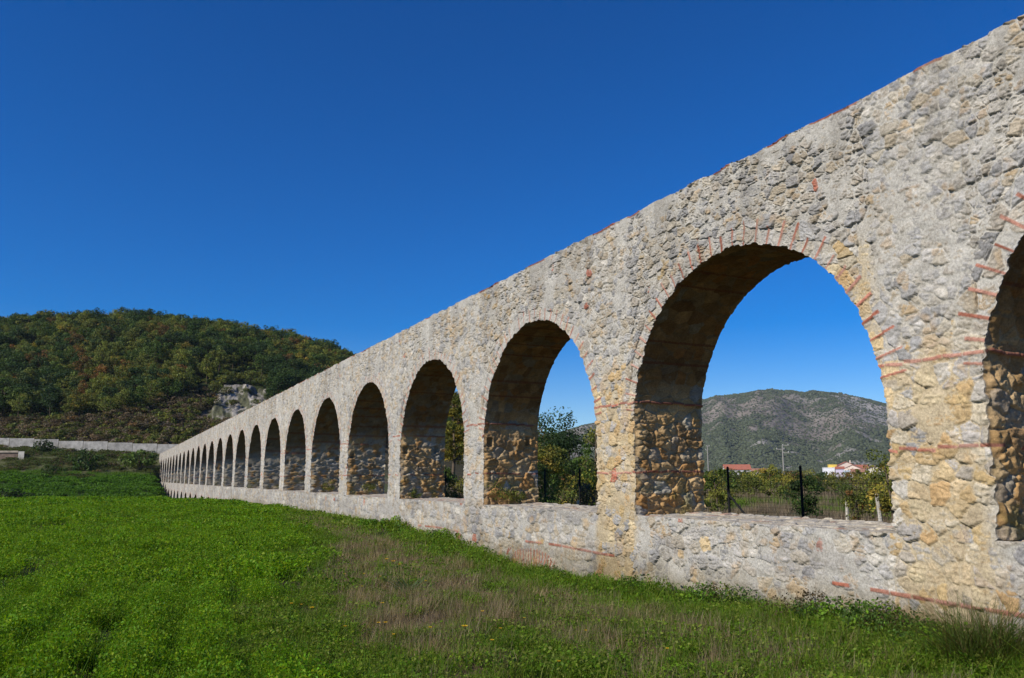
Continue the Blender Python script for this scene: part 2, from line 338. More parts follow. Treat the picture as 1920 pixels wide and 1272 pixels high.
def front_field(s, z, sc):
    """displacement out of the wall and colour of the face at (s, z); sc is the centre of the arch of this bay"""
    zz = z - slope(s); dx = sc - s; rr = np.hypot(dx, zz - ZC); th = np.arctan2(zz - ZC, dx)
    ring = (rr < RAD + .44) & (zz > ZC + .25)
    U = np.where(ring, th * RAD * 1.0 + 50, s); V = np.where(ring, rr - RAD + 20.02, zz); big = (zz < 3.03) & ~ring; o7 = [np.zeros_like(s) for _ in range(6)]
    for msk, cw_, ch_, sd_ in ((big, .34, .225, 1), (~big & ~ring, .28, .165, 2), (ring, .23, .46, 3)):
        if msk.any():
            for a_, b_ in zip(o7, stones(U[msk], V[msk], sd_, cw_, ch_)): a_[msk] = b_
    e, h1, h2, h3, ddx, ddy = o7
    dist_edge = e
    smear = sm(.56, .78, fbm(s * 1.7, zz * 1.7, 3, 81))
    mw = .001 + .012 * h2 * h2 + .008 * smear
    hs_ = .024 * (h1 - .45) + ddx * (h2 - .5) * .20 + ddy * (h3 - .95) * .26
    w1 = fbm(s * 3, zz * 3, 2, 82); rk = fbm(s * 9 + 2 * w1, zz * 14 + 3 * w1, 4, 83)
    rg = np.abs(fbm(s * 5 + zz * 2 + w1, zz * 11 - s, 3, 84) * 2 - 1); cr = sm(.10, .0, rg) * sm(.45, .6, fbm(s * 2.6, zz * 2.6, 2, 79))
    hs_ = hs_ + .016 * (rk - .5) + .024 * (np.minimum(np.abs(rk * 2 - 1) * 3.2, 1) - .62) + .028 * (rg - .3) - .040 * cr + .012 * (vn(s * 34, zz * 42, 80) - .5)
    hs_ = hs_ * (1 - .30 * smear); mo = -.003 + .024 * (fbm(s * 6, zz * 8, 4, 85) - .48) + .010 * smear
    hs_ = hs_ * (1 - .35 * ring) + .015 - (.022 + .016 * h2) * (1 - sm(-.002, .006 + .008 * h3, dist_edge - mw))
    mo = mo + .014 * smear
    m = sm(-.003, .004, hs_ - mo); d = np.maximum(hs_, mo) - .006 * (1 - np.abs(2 * m - 1)) * (ddy < 0)
    pi = (h2 * 9).astype(int) % 9; y = yellow(s, zz); rnd = hsh((h1 * 1e6).astype(np.int64), 3, 9)
    usey = rnd < y * .78
    c = np.where(usey[:, None], PAL_Y[pi] * .8 + .2 * PAL_Y.mean(0), PAL[pi] * .85 + .15 * PAL.mean(0)) * (.86 + .30 * h3)[:, None]
    fl = fbm(s * 5, zz * 9, 4, 86); c = c * (.70 + .6 * fl)[:, None]
    rust = sm(.60, .72, fbm(s * 4.2, zz * 4.2, 3, 87)); c = lerp(c, [.40, .27, .13], rust * .45)
    c = np.where((rnd > .994)[:, None] & (dist_edge > .004)[:, None], brickcol(h3), c)          # odd bricks used as rubble
    mc = np.tile([.375, .358, .318], (len(s), 1)) * (.82 + .32 * fbm(s * 3, zz * 3, 3, 88))[:, None]; mc = lerp(mc, [.39, .31, .185], y * .8)
    c = lerp(c, mc, 1 - m * (1 - .35 * smear))
    # brick courses on piers, bricks set on edge round the arches
    onp = np.abs(dx) > RAD - .12
    bm, bk = bands(s, zz); bm = bm * onp
    low = sm(.030, .019, np.abs(zz - .25 - .03 * np.sin(s * .9) + .05 * sm(12, 14, s))) * ((s < 8.4) | ((s > 13.3) & (s < 17)) | ((s > 21) & (s < 25)))
    fr = s / .30 % 1; kl = hsh(np.floor(s / .30).astype(np.int64), 4, 5); low = low * (kl < .85) * sm(0, .06, fr) * sm(1, .94, fr)
    tb = sm(.05, .035, tops(s) - z + .02 * vn(s * 2, s * 0, 6)) * (hsh(np.floor(s / .42).astype(np.int64), 8, 5) < .30) * sm(0, .04, s / .42 % 1) * sm(1, .96, s / .42 % 1)
    bm = np.maximum.reduce([bm, low, tb]); bk = np.where(low > .01, kl, bk)
    na = 34; ta = th / math.pi * na; ci = np.floor(ta); fa = (ta - ci - .5) * math.pi * RAD / na; ka = hsh(ci.astype(np.int64), int(round(sc)), 91)
    L = .24 + .16 * ((ka * 31.7) % 1); tw = .013 + .008 * ((ka * 17.1) % 1)
    vb = sm(tw + .005, tw - .003, np.abs(fa + .02 * (ka - .5))) * sm(L + .01, L - .01, rr - RAD) * (zz > ZC + .2) * (ka < .96) * sm(-.02, .0, rr - RAD)
    R2 = 2.62; r2 = np.hypot(dx, zz - (-.19 - R2)); t2 = np.arctan2(zz - (-.19 - R2), dx)
    c2 = np.floor(t2 * R2 / .125); f2 = (t2 * R2 / .125 - c2 - .5) * .125; k2 = hsh(c2.astype(np.int64), int(round(sc)), 92)
    fan = (sc > 14) * sm(.030, .020, np.abs(f2)) * sm(.26 + .05 * k2, .24 + .05 * k2, r2 - R2) * (np.abs(dx) < 1.0 + .8 * (s > 60)) * (k2 < .93)
    am = np.maximum(bm, np.maximum(vb, fan)); ak = np.where(bm > .3, bk, np.where(fan > .3, k2, ka))
    bc = brickcol(ak) * (.8 + .4 * fbm(s * 14, zz * 14, 2, 89))[:, None]
    pale = sm(.36, .62, fbm(s * 2.3, zz * 2.3, 3, 90) + .16 * (ak - .5)); bc = lerp(bc, [.42, .34, .28], pale * (.28 + .18 * (vb > .3) * (s > 11.5)))
    c = c + (bc - c) * am[:, None]
    d = d + (np.maximum(d, .012 + .014 * ak) - d) * am
    # low wall weathers darker and greyer, lime runs
    st = sm(.46, .62, fbm(s * .8, zz * 2.0, 4, 94)) * sm(1.3, .8, zz); c = lerp(c, c * np.array([.78, .77, .78]), st * .8)
    dirt = sm(.42, -.05, zz + .45 * (fbm(s * 1.6, zz * 1.2, 3, 97) - .5)) * (s < 70); c = lerp(c, c * np.array([.62, .58, .48]), dirt * .8)
    wash = sm(.52, .70, fbm(s * 3.2, zz * .35, 3, 98)) * sm(4.6, 6.4, zz); c = lerp(c, c * np.array([.70, .69, .68]), wash * .7)
    c = c * (.88 + .24 * fbm(s * .45, zz * .55, 3, 95))[:, None]
    return d, c
def jamb_field(a, dep, z, sc, near):
    """a runs along the intrados, dep into the wall"""
    zz = z
    e, h1, h2, h3, ddx, ddy = stones(dep + 3.7 * sc, a + 40, int(abs(sc)) + 3, .50 if sc < 20 else .42, .25 if sc < 20 else .21)
    lowp = sm(ZC + .5, ZC + .15, zz)
    mw = .002 + .012 * h2; ed = 1 - sm(-.002, .010 + .016 * h3, e - mw)
    wq = fbm(dep * 2.6 + sc, a * 2.6, 2, 100); fq = .55 if sc < 20 else 1.0; r1 = fbm(dep * 6 * fq + sc + 2 * wq, a * 9 * fq + 2 * wq, 4, 101); r2 = np.abs(fbm(dep * 4 + sc + wq, a * 8, 3, 102) * 2 - 1)
    kt = .6 if sc < 20 else 1.0; hs_ = .030 + .045 * (h1 - .40) + ddx * (h2 - .5) * .5 * kt + ddy * (h3 - .8) * .55 * kt + (.035 if sc < 20 else .10) * (np.minimum(np.abs(r1 * 2 - 1) * 3.2, 1) - .6) + .06 * (r2 - .3) + .05 * (fbm(dep * 16 + sc, a * 22, 3, 106) - .5) - (.028 + .02 * h3) * ed
    mo = -.020 + .07 * (fbm(dep * 7 + sc, a * 8, 4, 103) - .45); m = sm(-.006, .006, hs_ - mo)
    d = np.maximum(hs_, mo)
    d = d * (.75 if sc < 20 else .85) * (.42 + .58 * lowp) - .015 + .03 * lowp
    pi = (h2 * 9).astype(int) % 9
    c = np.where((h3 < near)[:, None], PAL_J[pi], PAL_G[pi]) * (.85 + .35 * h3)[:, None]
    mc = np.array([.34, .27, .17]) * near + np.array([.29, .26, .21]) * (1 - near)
    c = c * (.7 + .6 * fbm(dep * 6 + sc, a * 7, 3, 104))[:, None]; c = lerp(c, mc, 1 - m)
    bm, bk = bands(dep + sc * 1.37, zz, True); bm = bm * (zz < ZC + .8); c = c + (brickcol(bk) * .85 - c) * bm[:, None]; d = d + (np.maximum(d, .035) - d) * bm
    # courses of brick in the vault
    vb = sm(.03, .02, np.abs((a / .42 % 1) - .5) * .42) * (zz > ZC + .6) * (hsh(np.floor(a / .42).astype(np.int64), int(sc), 6) < .6); c = lerp(c, [.26, .10, .055], vb * .7)
    # putlog holes beside the face
    for dh in (.16, 1.25):
        hole = sm(.075, .055, np.abs(dep - dh)) * sm(.13, .10, np.abs(zz - 2.55 - .05 * (dh > 1))) * (sc > 14); d = d - .14 * hole
    # vault shade painted in by darkening its colour; then moss low on the far jambs
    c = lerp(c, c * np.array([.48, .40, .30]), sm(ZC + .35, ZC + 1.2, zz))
    ms = sm(.55, .7, fbm(dep * 3 + sc, a * 3, 3, 105)) * sm(2.0, 1.1, zz) * .6; c = lerp(c, [.16, .15, .04], ms)
    return d, c
def ledge_field(s, dep):
    e, h1, h2, h3, ddx, ddy = stones(s, dep + 9, 5, .34, .30); m = sm(0, .03, e - .012)
    d = (.03 * (h1 - .4) + .02 * (fbm(s * 9, dep * 9, 3, 111) - .5)) * m - .012 * (1 - m)
    c = np.where((h2 > .85)[:, None], brickcol(h3), PAL[(h2 * 9).astype(int) % 9] * 1.05); c = lerp(c, [.45, .40, .31], 1 - m * .55)
    return d, c * (.75 + .5 * fbm(s * 5, dep * 5, 3, 112))[:, None]
def edge_off(a, sc):
    """ragged arris where face and intrados meet"""
    k = np.floor(a / .13); n = hsh(k.astype(np.int64), int(round(sc * 3)), 121)
    return .05 * (fbm(a * 3.1 + sc, a * 0 + .5, 3, 122) - .5) + .035 * (n - .5) * sm(0, .2, a / .13 % 1) * sm(1, .8, a / .13 % 1) * 1.6
def top_off(s):
    k = np.floor(s / .33); return .05 * (fbm(s * 1.9, s * 0 + .2, 3, 131) - .5) + .035 * (hsh(k.astype(np.int64), 2, 132) - .5) * sm(0, .12, s / .33 % 1) * sm(1, .88, s / .33 % 1)

# path of the wall: straight, then swinging to the left in the far distance
SB = 1e6
def path(s):
    u = np.maximum(s - SB, 0); ang = np.minimum(u / 12, 1) * R(11)
    x = DW - np.where(u > 0, u * np.sin(ang * .6), 0); y = np.where(u > 0, SB + u * np.cos(ang * .6), s)
    return x, y, ang
def place(s, dep, z):
    x, y, a = path(s); return np.stack([x + dep * np.cos(a), y + dep * np.sin(a), z], 1)
def gridf(nr, nc, flip=False):
    i = np.arange((nr - 1) * (nc - 1)); a = (i // (nc - 1)) * nc + i % (nc - 1); f = np.stack([a, a + 1, a + nc + 1, a + nc], 1)
    return f[:, ::-1] if flip else f
class Part:
    def __init__(s): s.v = []; s.f = []; s.c = []; s.n = 0
    def add(s, v, f, c): s.v.append(v); s.f.append(f + s.n); s.c.append(c); s.n += len(v)
    def build(s, name, par): return obj(name, mesh_np(name, np.concatenate(s.v), np.concatenate(s.f), np.concatenate(s.c), M_STONE, True), par)

def arch_coord(s, z, sc):
    dx = sc - s; zz = z - slope(s); return np.where(zz >= ZC, RAD * np.arctan2(zz - ZC, dx), np.where(dx > 0, zz - ZC, math.pi * RAD + ZC - zz))
def face(s, z, sc, sedge, lower=False):
    """vertices of the front face; moves the rim to the ragged arris and the crest to the ragged top"""
    d, c = front_field(s, z, sc)
    zz = z - slope(s); dx = sc - s; a = arch_coord(s, z, sc); rr = np.hypot(dx, zz - ZC)
    up = zz >= ZC; dist = np.where(up, rr - RAD, np.abs(dx) - RAD); w = sm(.12, 0, dist) * (zz > ZL - .001)
    off = edge_off(a, sc) * w; nx = np.where(up, dx / np.maximum(rr, .1), np.sign(dx)); nz = np.where(up, -(zz - ZC) / np.maximum(rr, .1), 0)
    s2 = s + off * np.where(up, nx, nx); z2 = z + off * nz
    z2 = z2 + top_off(s) * sm(.22, 0, tops(s) - z)
    return place(s2, -d, z2), c
def bay(k, aq, first=False):
    sc = SCx + (k - 2) * PIT; s0 = sc - RAD; s1 = sc + RAD; sp = s1 + (PIT - 2 * RAD)          # opening, then the pier beyond it
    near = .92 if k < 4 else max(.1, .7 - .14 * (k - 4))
    zd = max(5.5, (sc - 2.0 if k > 0 else 9) * CY + DW * SY) if k > 0 else 30
    pm = 813.0 / zd; cz = float(np.clip(.85 / pm, .0095, .2)); fs = DW / (zd * CY); cs = float(np.clip(.85 / (pm * min(1, fs * 1.1)), .0105, .22))
    if k == 1: cz, cs = .014, .014
    if k == 0: cz, cs = .05, .06
    ca = float(np.clip((cz + cs) / 2, .010, .12))
    na = max(24, int(math.pi * RAD / ca)); npier = max(4, int((sp - s1) / cs)); nop = max(8, int(2 * RAD / cs))
    nu = max(14, int((6.6 - ZC) / cz)); nl = max(6, int((ZC - ZL) / cz)); deep = k >= 10
    zb = -5.5 if deep else -.75; ndep = max(6, int(TH / max(ca, .016)))
    th = np.linspace(0, math.pi, na + 1); sa = sc - RAD * np.cos(th); spr = np.linspace(s1, sp, npier + 1)
    tt = np.linspace(0, 1, nu + 1)[:, None]
    # --- arch: spandrel, vault, coping and rear face
    P = Part()
    cur = ZC + RAD * np.sin(th) + slope(sa); Z = cur[None] + (tops(sa) - cur)[None] * tt; S = np.tile(sa, (nu + 1, 1))
    v, c = face(S.ravel(), Z.ravel(), sc, None); P.add(v, gridf(nu + 1, na + 1), c)
    low = ZC + slope(spr); Z2 = low[None] + (tops(spr) - low)[None] * tt; S2 = np.tile(spr, (nu + 1, 1))
    scs = np.where(S2 < (s1 + sp) / 2, sc, sc + PIT)
    def face2(S, Z):
        S = S.ravel(); Z = Z.ravel(); lo = S < (s1 + sp) / 2; v = np.empty((len(S), 3)); c = np.empty((len(S), 3))
        for m, q in ((lo, sc), (~lo, sc + PIT)): v[m], c[m] = face(S[m], Z[m], q, None)
        return v, c
    v, c = face2(S2, Z2); P.add(v, gridf(nu + 1, npier + 1), c)
    dep = np.concatenate([[0], np.linspace(.012, TH, ndep)]); nd_ = len(dep)
    def intrados(a):
        """rows = depth, columns = along a"""
        A, D = np.meshgrid(a, dep); A = A.ravel(); D = D.ravel()
        t = np.clip(A / RAD, 0, math.pi); s = sc - RAD * np.cos(t); z = ZC + RAD * np.sin(t) + np.where(A < 0, A, 0) - np.where(A > math.pi * RAD, A - math.pi * RAD, 0)
        nx = np.where((A < 0), 1, np.where(A > math.pi * RAD, -1, np.cos(t))); nz = np.where((A < 0) | (A > math.pi * RAD), 0, -np.sin(t))
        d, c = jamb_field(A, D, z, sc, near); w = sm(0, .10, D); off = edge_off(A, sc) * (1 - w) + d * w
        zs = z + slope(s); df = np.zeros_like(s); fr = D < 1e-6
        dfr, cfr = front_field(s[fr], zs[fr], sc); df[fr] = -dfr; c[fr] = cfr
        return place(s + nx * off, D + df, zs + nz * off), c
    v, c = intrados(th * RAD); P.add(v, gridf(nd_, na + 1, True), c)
    # coping
    st = np.concatenate([sa, spr[1:]]); nt_ = max(4, int(.6 / max(cs, .03))); dt = np.concatenate([[0], np.linspace(.05, TH, 5)])
    A, D = np.meshgrid(st, dt); A = A.ravel(); D = D.ravel(); dd, c = ledge_field(A, D); z = tops(A) + top_off(A) * sm(.3, 0, D) + dd * sm(0, .05, D) * .6
    fr = D < 1e-6; df = np.zeros_like(A); df[fr] = -front_field(A[fr], tops(A[fr]), sc)[0]
    P.add(place(A, D + df, z), gridf(len(dt), len(st)), c)
    # rear face
    thb = np.linspace(0, math.pi, 33); sb = sc - (RAD + .05) * np.cos(thb); cb = ZC + (RAD + .05) * np.sin(thb)
    sb2 = np.concatenate([[s0 - .04 - .0], sb, np.linspace(s1 + .08, sp, 5)]); cb2 = np.concatenate([[ZC], cb, np.full(5, ZC)])
    Zb = cb2[None] + (6.58 - cb2)[None] * np.linspace(0, 1, 12)[:, None]; Sb = np.tile(sb2, (12, 1)).ravel(); Zb = Zb.ravel() + slope(Sb)
    d, c = front_field(Sb, Zb, sc); P.add(place(Sb, TH + .0 * d, Zb), gridf(12, len(sb2), True), c)
    ao = P.build('arch', aq)
    # --- pier beyond the arch
    Q = Part(); tl = np.linspace(0, 1, nl + 1)[:, None]
    S3 = np.tile(spr, (nl + 1, 1)); zl0 = ZL + slope(spr); Z3 = zl0[None] + (ZC - ZL) * tl
    v, c = face2(S3, Z3); Q.add(v, gridf(nl + 1, npier + 1), c)
    v, c = intrados(np.linspace(math.pi * RAD, math.pi * RAD + ZC - ZL, nl + 1)); Q.add(v, gridf(nd_, nl + 1, True), c)
    sc_keep = sc
    # the far side of the pier is the near jamb of the next arch
    def near_jamb(a):
        nonlocal sc; keep = sc; sc = keep + PIT; r = intrados(a); sc = keep; return r
    v, c = near_jamb(np.linspace(-(ZC - ZL), 0, nl + 1)); Q.add(v, gridf(nd_, nl + 1, True), c)
    Sb = np.tile(np.linspace(s1 + .05, sp - .05, 5), (6, 1)); Zb = (ZL + slope(Sb[0]))[None] + (ZC - ZL) * np.linspace(0, 1, 6)[:, None]
    d, c = front_field(Sb.ravel(), Zb.ravel(), sc); Q.add(place(Sb.ravel(), np.full(30, TH), Zb.ravel()), gridf(6, 5, True), c)
    Q.build('pier', aq)
    # --- low wall under the opening (and the pier foot), with arches of its own where the ground falls away
    B = Part(); so = np.linspace(s0, s1, nop + 1); sall = np.concatenate([so, spr[1:]])
    if deep:
        ab = -.10; R2 = 2.3; lowc = np.where(np.abs(sall - sc) < R2, ab - R2 + np.sqrt(np.maximum(R2 ** 2 - (sall - sc) ** 2, 0)), zb)
        lowc = np.where(np.abs(sall - sc) < R2, lowc, zb)
    else: lowc = np.full(len(sall), zb)
    nb = max(8, int(1.7 / cz)); tb = np.linspace(0, 1, nb + 1)[:, None]; zt = ZL + slope(sall); lowz = lowc + slope(sall)
    Z4 = lowz[None] + (zt - lowz)[None] * tb; S4 = np.tile(sall, (nb + 1, 1)).ravel(); Z4 = Z4.ravel()
    d, c = front_field(S4, Z4, sc); 
    B.add(place(S4, -d, Z4), gridf(nb + 1, len(sall)), c)
    dl = np.concatenate([[0], np.linspace(.02, TH, max(5, int(TH / max(cs, .02))))]); A, D = np.meshgrid(so, dl); A = A.ravel(); D = D.ravel(); dd, c = ledge_field(A, D)
    fr = D < 1e-6; df = np.zeros_like(A); df[fr] = -front_field(A[fr], ZL + slope(A[fr]), sc)[0]
    B.add(place(A, D + df, ZL + slope(A) + dd * sm(0, .06, D) + .03 * sm(.5, TH, D)), gridf(len(dl), len(so)), c)
    if deep:                                        # the lower vault and its jambs
        tv = np.linspace(0, math.pi, 25); sv = np.concatenate([[sc - R2], sc - R2 * np.cos(tv), [sc + R2]]); zv = np.concatenate([[zb], ab - R2 + R2 * np.sin(tv), [zb]])
        A = np.tile(sv, (3, 1)).ravel(); Zv = np.tile(zv, (3, 1)).ravel() + slope(A); D = np.repeat([-.01, TH / 2, TH], len(sv))
        d, c = jamb_field(np.tile(np.arange(len(sv)) * .3, 3), D, Zv, sc, near); B.add(place(A, D, Zv), gridf(3, len(sv), True), c)
    Sb = np.tile(sall[::max(1, len(sall) // 30)], (6, 1)); Sb[:, -1] = sp; j = np.interp(Sb[0], sall, lowz)
    Zb = j[None] + ((ZL + slope(Sb[0])) - j)[None] * np.linspace(0, 1, 6)[:, None]
    d, c = front_field(Sb.ravel(), Zb.ravel(), sc); B.add(place(Sb.ravel(), np.full(Sb.size, TH), Zb.ravel()), gridf(6, Sb.shape[1], True), c)
    B.build('low_wall', aq)
NB = 27
def aqueduct():
    aq = empty('aqueduct', (0, 0, 0)); tag(aq, 'long pale rubble stone aqueduct of round brick-trimmed arches running away to the left', 'aqueduct')
    for k in range(0, NB + 1): bay(k, aq)
    return aq
AQ = aqueduct()

# ------------------------------------------------------------------ foliage
def unit(a): return a / np.maximum(np.linalg.norm(a, axis=1, keepdims=True), 1e-9)
def leaf_quads(p, nrm, L, Wd, g):
    t = unit(np.cross(nrm, g.normal(size=p.shape))); b = np.cross(nrm, t)
    L = np.asarray(L).reshape(-1, 1) / 2; Wd = np.asarray(Wd).reshape(-1, 1) / 2
    v = np.stack([p - t * L, p + b * Wd + nrm * L * .15, p + t * L, p - b * Wd + nrm * L * .15], 1).reshape(-1, 3)
    return v, np.arange(len(v)).reshape(-1, 4)
def crown(seed, n, rx, rz, zc, ncl, leaf, cols, crad=.36, flat=.0, sway=.25):
    """leaf clumps spread through an uneven ellipsoid"""
    g = np.random.default_rng(seed); cd = unit(g.normal(size=(ncl, 3))); cd[:, 2] = cd[:, 2] * .9 + .1
    rr = g.uniform(.30, 1.0, (ncl, 1)) ** .6 * g.uniform(.75, 1.12, (ncl, 1)); C = cd * rr * np.array([rx, rx, rz]) + np.array([0, 0, zc])
    C[:, :2] += g.normal(0, sway * rx * .3, (ncl, 2)); C[:, 2] = np.maximum(C[:, 2], zc - rz * .9)
    cr = g.uniform(.65, 1.3, ncl) * crad * min(rx, rz) if rx else 0; k = g.integers(0, ncl, n)
    d = unit(g.normal(size=(n, 3))); p = C[k] + d * (cr[k] * g.uniform(.35, 1.05, n) ** .5)[:, None] * np.array([1.1, 1.1, .8])
    nr = unit(d * .8 + g.normal(size=(n, 3)) * .55 + np.array([0, 0, .35]))
    L = leaf * g.uniform(.6, 1.35, n); v, f = leaf_quads(p, nr, L, L * g.uniform(.5, .8, n), g)
    cols = np.asarray(cols); ck = cols[g.integers(0, len(cols), ncl)] * g.uniform(.68, 1.38, (ncl, 1)); c = ck[k] * g.uniform(.75, 1.25, (n, 1))
    return v, f, np.repeat(c, 4, 0)
BARK = (.11, .085, .06)
def trunk_mb(seed, h, r, spread, nl=6, zb=.35):
    g = random.Random(seed); m = MB(); top = (g.uniform(-.1, .1) * h, g.uniform(-.1, .1) * h, h)
    mid = (top[0] * .3 + g.uniform(-.03, .03) * h, top[1] * .3, h * .5)
    m.tube([(0, 0, -.3), (0, 0, h * .12), mid, top], [r * 1.35, r, r * .7, r * .2], 7, BARK)
    for i in range(nl):
        f = zb + (.9 - zb) * i / nl; a = i * 2.4 + g.random(); b = Vector((0, 0, h * .12)).lerp(Vector(mid), min(1, f * 2)) if f < .5 else Vector(mid).lerp(Vector(top), (f - .5) * 2)
        L = spread * g.uniform(.55, .9); e = b + Vector((math.cos(a) * L, math.sin(a) * L, L * g.uniform(.35, .9)))
        m.tube([b, b.lerp(e, .5) + Vector((0, 0, -.04 * L)), e], [r * .45, r * .3, r * .08], 5, BARK)
    return m
DKG = [(0.036, 0.072, 0.021), (0.048, 0.083, 0.024), (0.030, 0.060, 0.021)]
GRN = [(0.063, 0.108, 0.024), (0.083, 0.128, 0.027), (0.054, 0.093, 0.022)]
OLV = [(0.124, 0.146, 0.034), (0.160, 0.169, 0.037), (0.094, 0.124, 0.030)]
YEL = [(0.244, 0.216, 0.037), (0.188, 0.188, 0.037), (0.300, 0.225, 0.048), (0.131, 0.160, 0.034)]
RUS = [(0.180, 0.090, 0.033), (0.135, 0.083, 0.030), (0.210, 0.112, 0.038), (0.090, 0.083, 0.027)]
BRN = [(0.150, 0.112, 0.078), (0.128, 0.090, 0.057), (0.098, 0.090, 0.042), (0.180, 0.143, 0.105)]
def single_tree(seed, h, rx, cols, n, leaf, ncl=26, rz=None, zc=None):
    """far tree in one mesh: trunk and crown together"""
    rz = rz or h * .36; zc = zc or h * .60
    v, f, c = crown(seed, n, rx, rz, zc, ncl, leaf, cols); m = trunk_mb(seed, h * .85, h * .022, rx * .7, 5)
    vt = np.concatenate(m.v); ct = np.concatenate(m.c); tri = [q for q in m.f if len(q) == 4]
    return mesh_np('hill_tree', np.concatenate([v, vt]), np.concatenate([f, np.array(tri) + len(v)]), np.concatenate([c, ct]), M_LEAF)
def shrub_mesh(seed, h, rx, cols, n, leaf, ncl=12, mat=None):
    v, f, c = crown(seed, n, rx, h * .5, h * .5, ncl, leaf, cols, .5); m = MB(); g = random.Random(seed)
    for i in range(4): a = i * 1.6 + g.random(); m.tube([(0, 0, -.15), (math.cos(a) * rx * .25, math.sin(a) * rx * .25, h * .4), (math.cos(a) * rx * .5, math.sin(a) * rx * .5, h * .8)], [.03 * h, .02 * h, .008 * h], 5, BARK)
    vt = np.concatenate(m.v); ct = np.concatenate(m.c); q4 = [q for q in m.f if len(q) == 4]
    return mesh_np('shrub', np.concatenate([v, vt]), np.concatenate([f, np.array(q4) + len(v)]), np.concatenate([c, ct]), mat or M_LEAF)

# ---- the wooded hillside on the left
KINDS = [('dark green oak', DKG, .26), ('green oak', GRN, .30), ('olive green oak', OLV, .26), ('yellowing oak', YEL, .09), ('russet oak', RUS, .075)]
def cliff_mask(px, t): return (np.abs(px - 452) < 52) & (t > 214) & (t < 246)
def wood():
    g = np.random.default_rng(5); protos = []
    for i, (nm, cols, w) in enumerate(KINDS):
        for k in range(2):
            h = 7.5 + 1.2 * k - .4 * (i == 4); protos.append(single_tree(100 + i * 7 + k, h, 3.0 + .35 * k, cols, 1500, .43, 24))
    pts = []
    t = 208.0
    while t < 345:
        dq = 3.7 / t; q = -.72
        while q < -.02:
            tt = t + g.uniform(-1.9, 1.9); qq = q + g.uniform(-.45, .45) * dq; pts.append((tt, qq)); q += dq
        t += 3.7
    pts = np.array(pts); px = pts[:, 1] * FPX + 960; tt = pts[:, 0]
    low = np.interp(px, [-100, 0, 150, 260, 330, 420, 480, 560, 700], [206, 207, 208, 213, 224, 244, 236, 222, 214]) + 10 * (fbm(px * .03, tt * .0 + 1, 2, 9) - .5)
    keep = (tt > low) & ~cliff_mask(px, tt)
    thin = (px > 380) & (px < 500) & (tt > 244) & (tt < 264); keep &= ~(thin & (g.random(len(tt)) < .6))
    pts = pts[keep]; pts = pts[np.argsort(pts[:, 0])]
    vis = (pts[:, 1] * FPX + 960 > -12) & (pts[:, 1] * FPX + 960 < 690); pts = np.concatenate([pts[vis], pts[~vis]])
    wts = np.array([k[2] for k in KINDS]); rest = []; cnt = 0
    for tt, qq in pts:
        r = qq * tt; x = tt * SY + r * CY; y = tt * CY - r * SY; z = float(hill_z(np.array([x]), np.array([y]))[0])
        px = qq * FPX + 960; w = wts.copy()
        if px > 520: w = np.array([.18, .16, .22, .16, .26])
        if 490 < px < 600 and tt < 262: w = np.array([.9, .1, 0, 0, 0])
        patch = float(fbm(np.array([x * .05]), np.array([y * .05]), 2, 12)[0]); w = w * np.array([1 + (patch < .45), 1, 1 + (patch > .5), 1 + (patch > .55), 1]); w /= w.sum()
        ki = int(g.choice(5, p=w)); pm = protos[ki * 2 + int(g.integers(2))]; s = g.uniform(.5, 1.08); rz = g.uniform(0, 6.28)
        if cnt < 300:
            o = obj('hill_tree', pm, None, (x, y, z)); o.scale = (s, s, s * g.uniform(.85, 1.15)); o.rotation_euler = (0, 0, rz); cnt += 1
            tag(o, KINDS[ki][0] + ' tree standing in the wood that covers the left hillside', 'tree', KINDS[ki][0] + ' trees of the hillside wood')
        else: rest.append((x, y, z, s, rz, ki * 2 + int(g.integers(2))))
    rest = np.array(rest)
    scatter('distant_wood', protos, rest[:, :3], rest[:, 4], rest[:, 3], rest[:, 5].astype(int), 'mixed green and russet trees massed over the top of the left hill', 'wood')
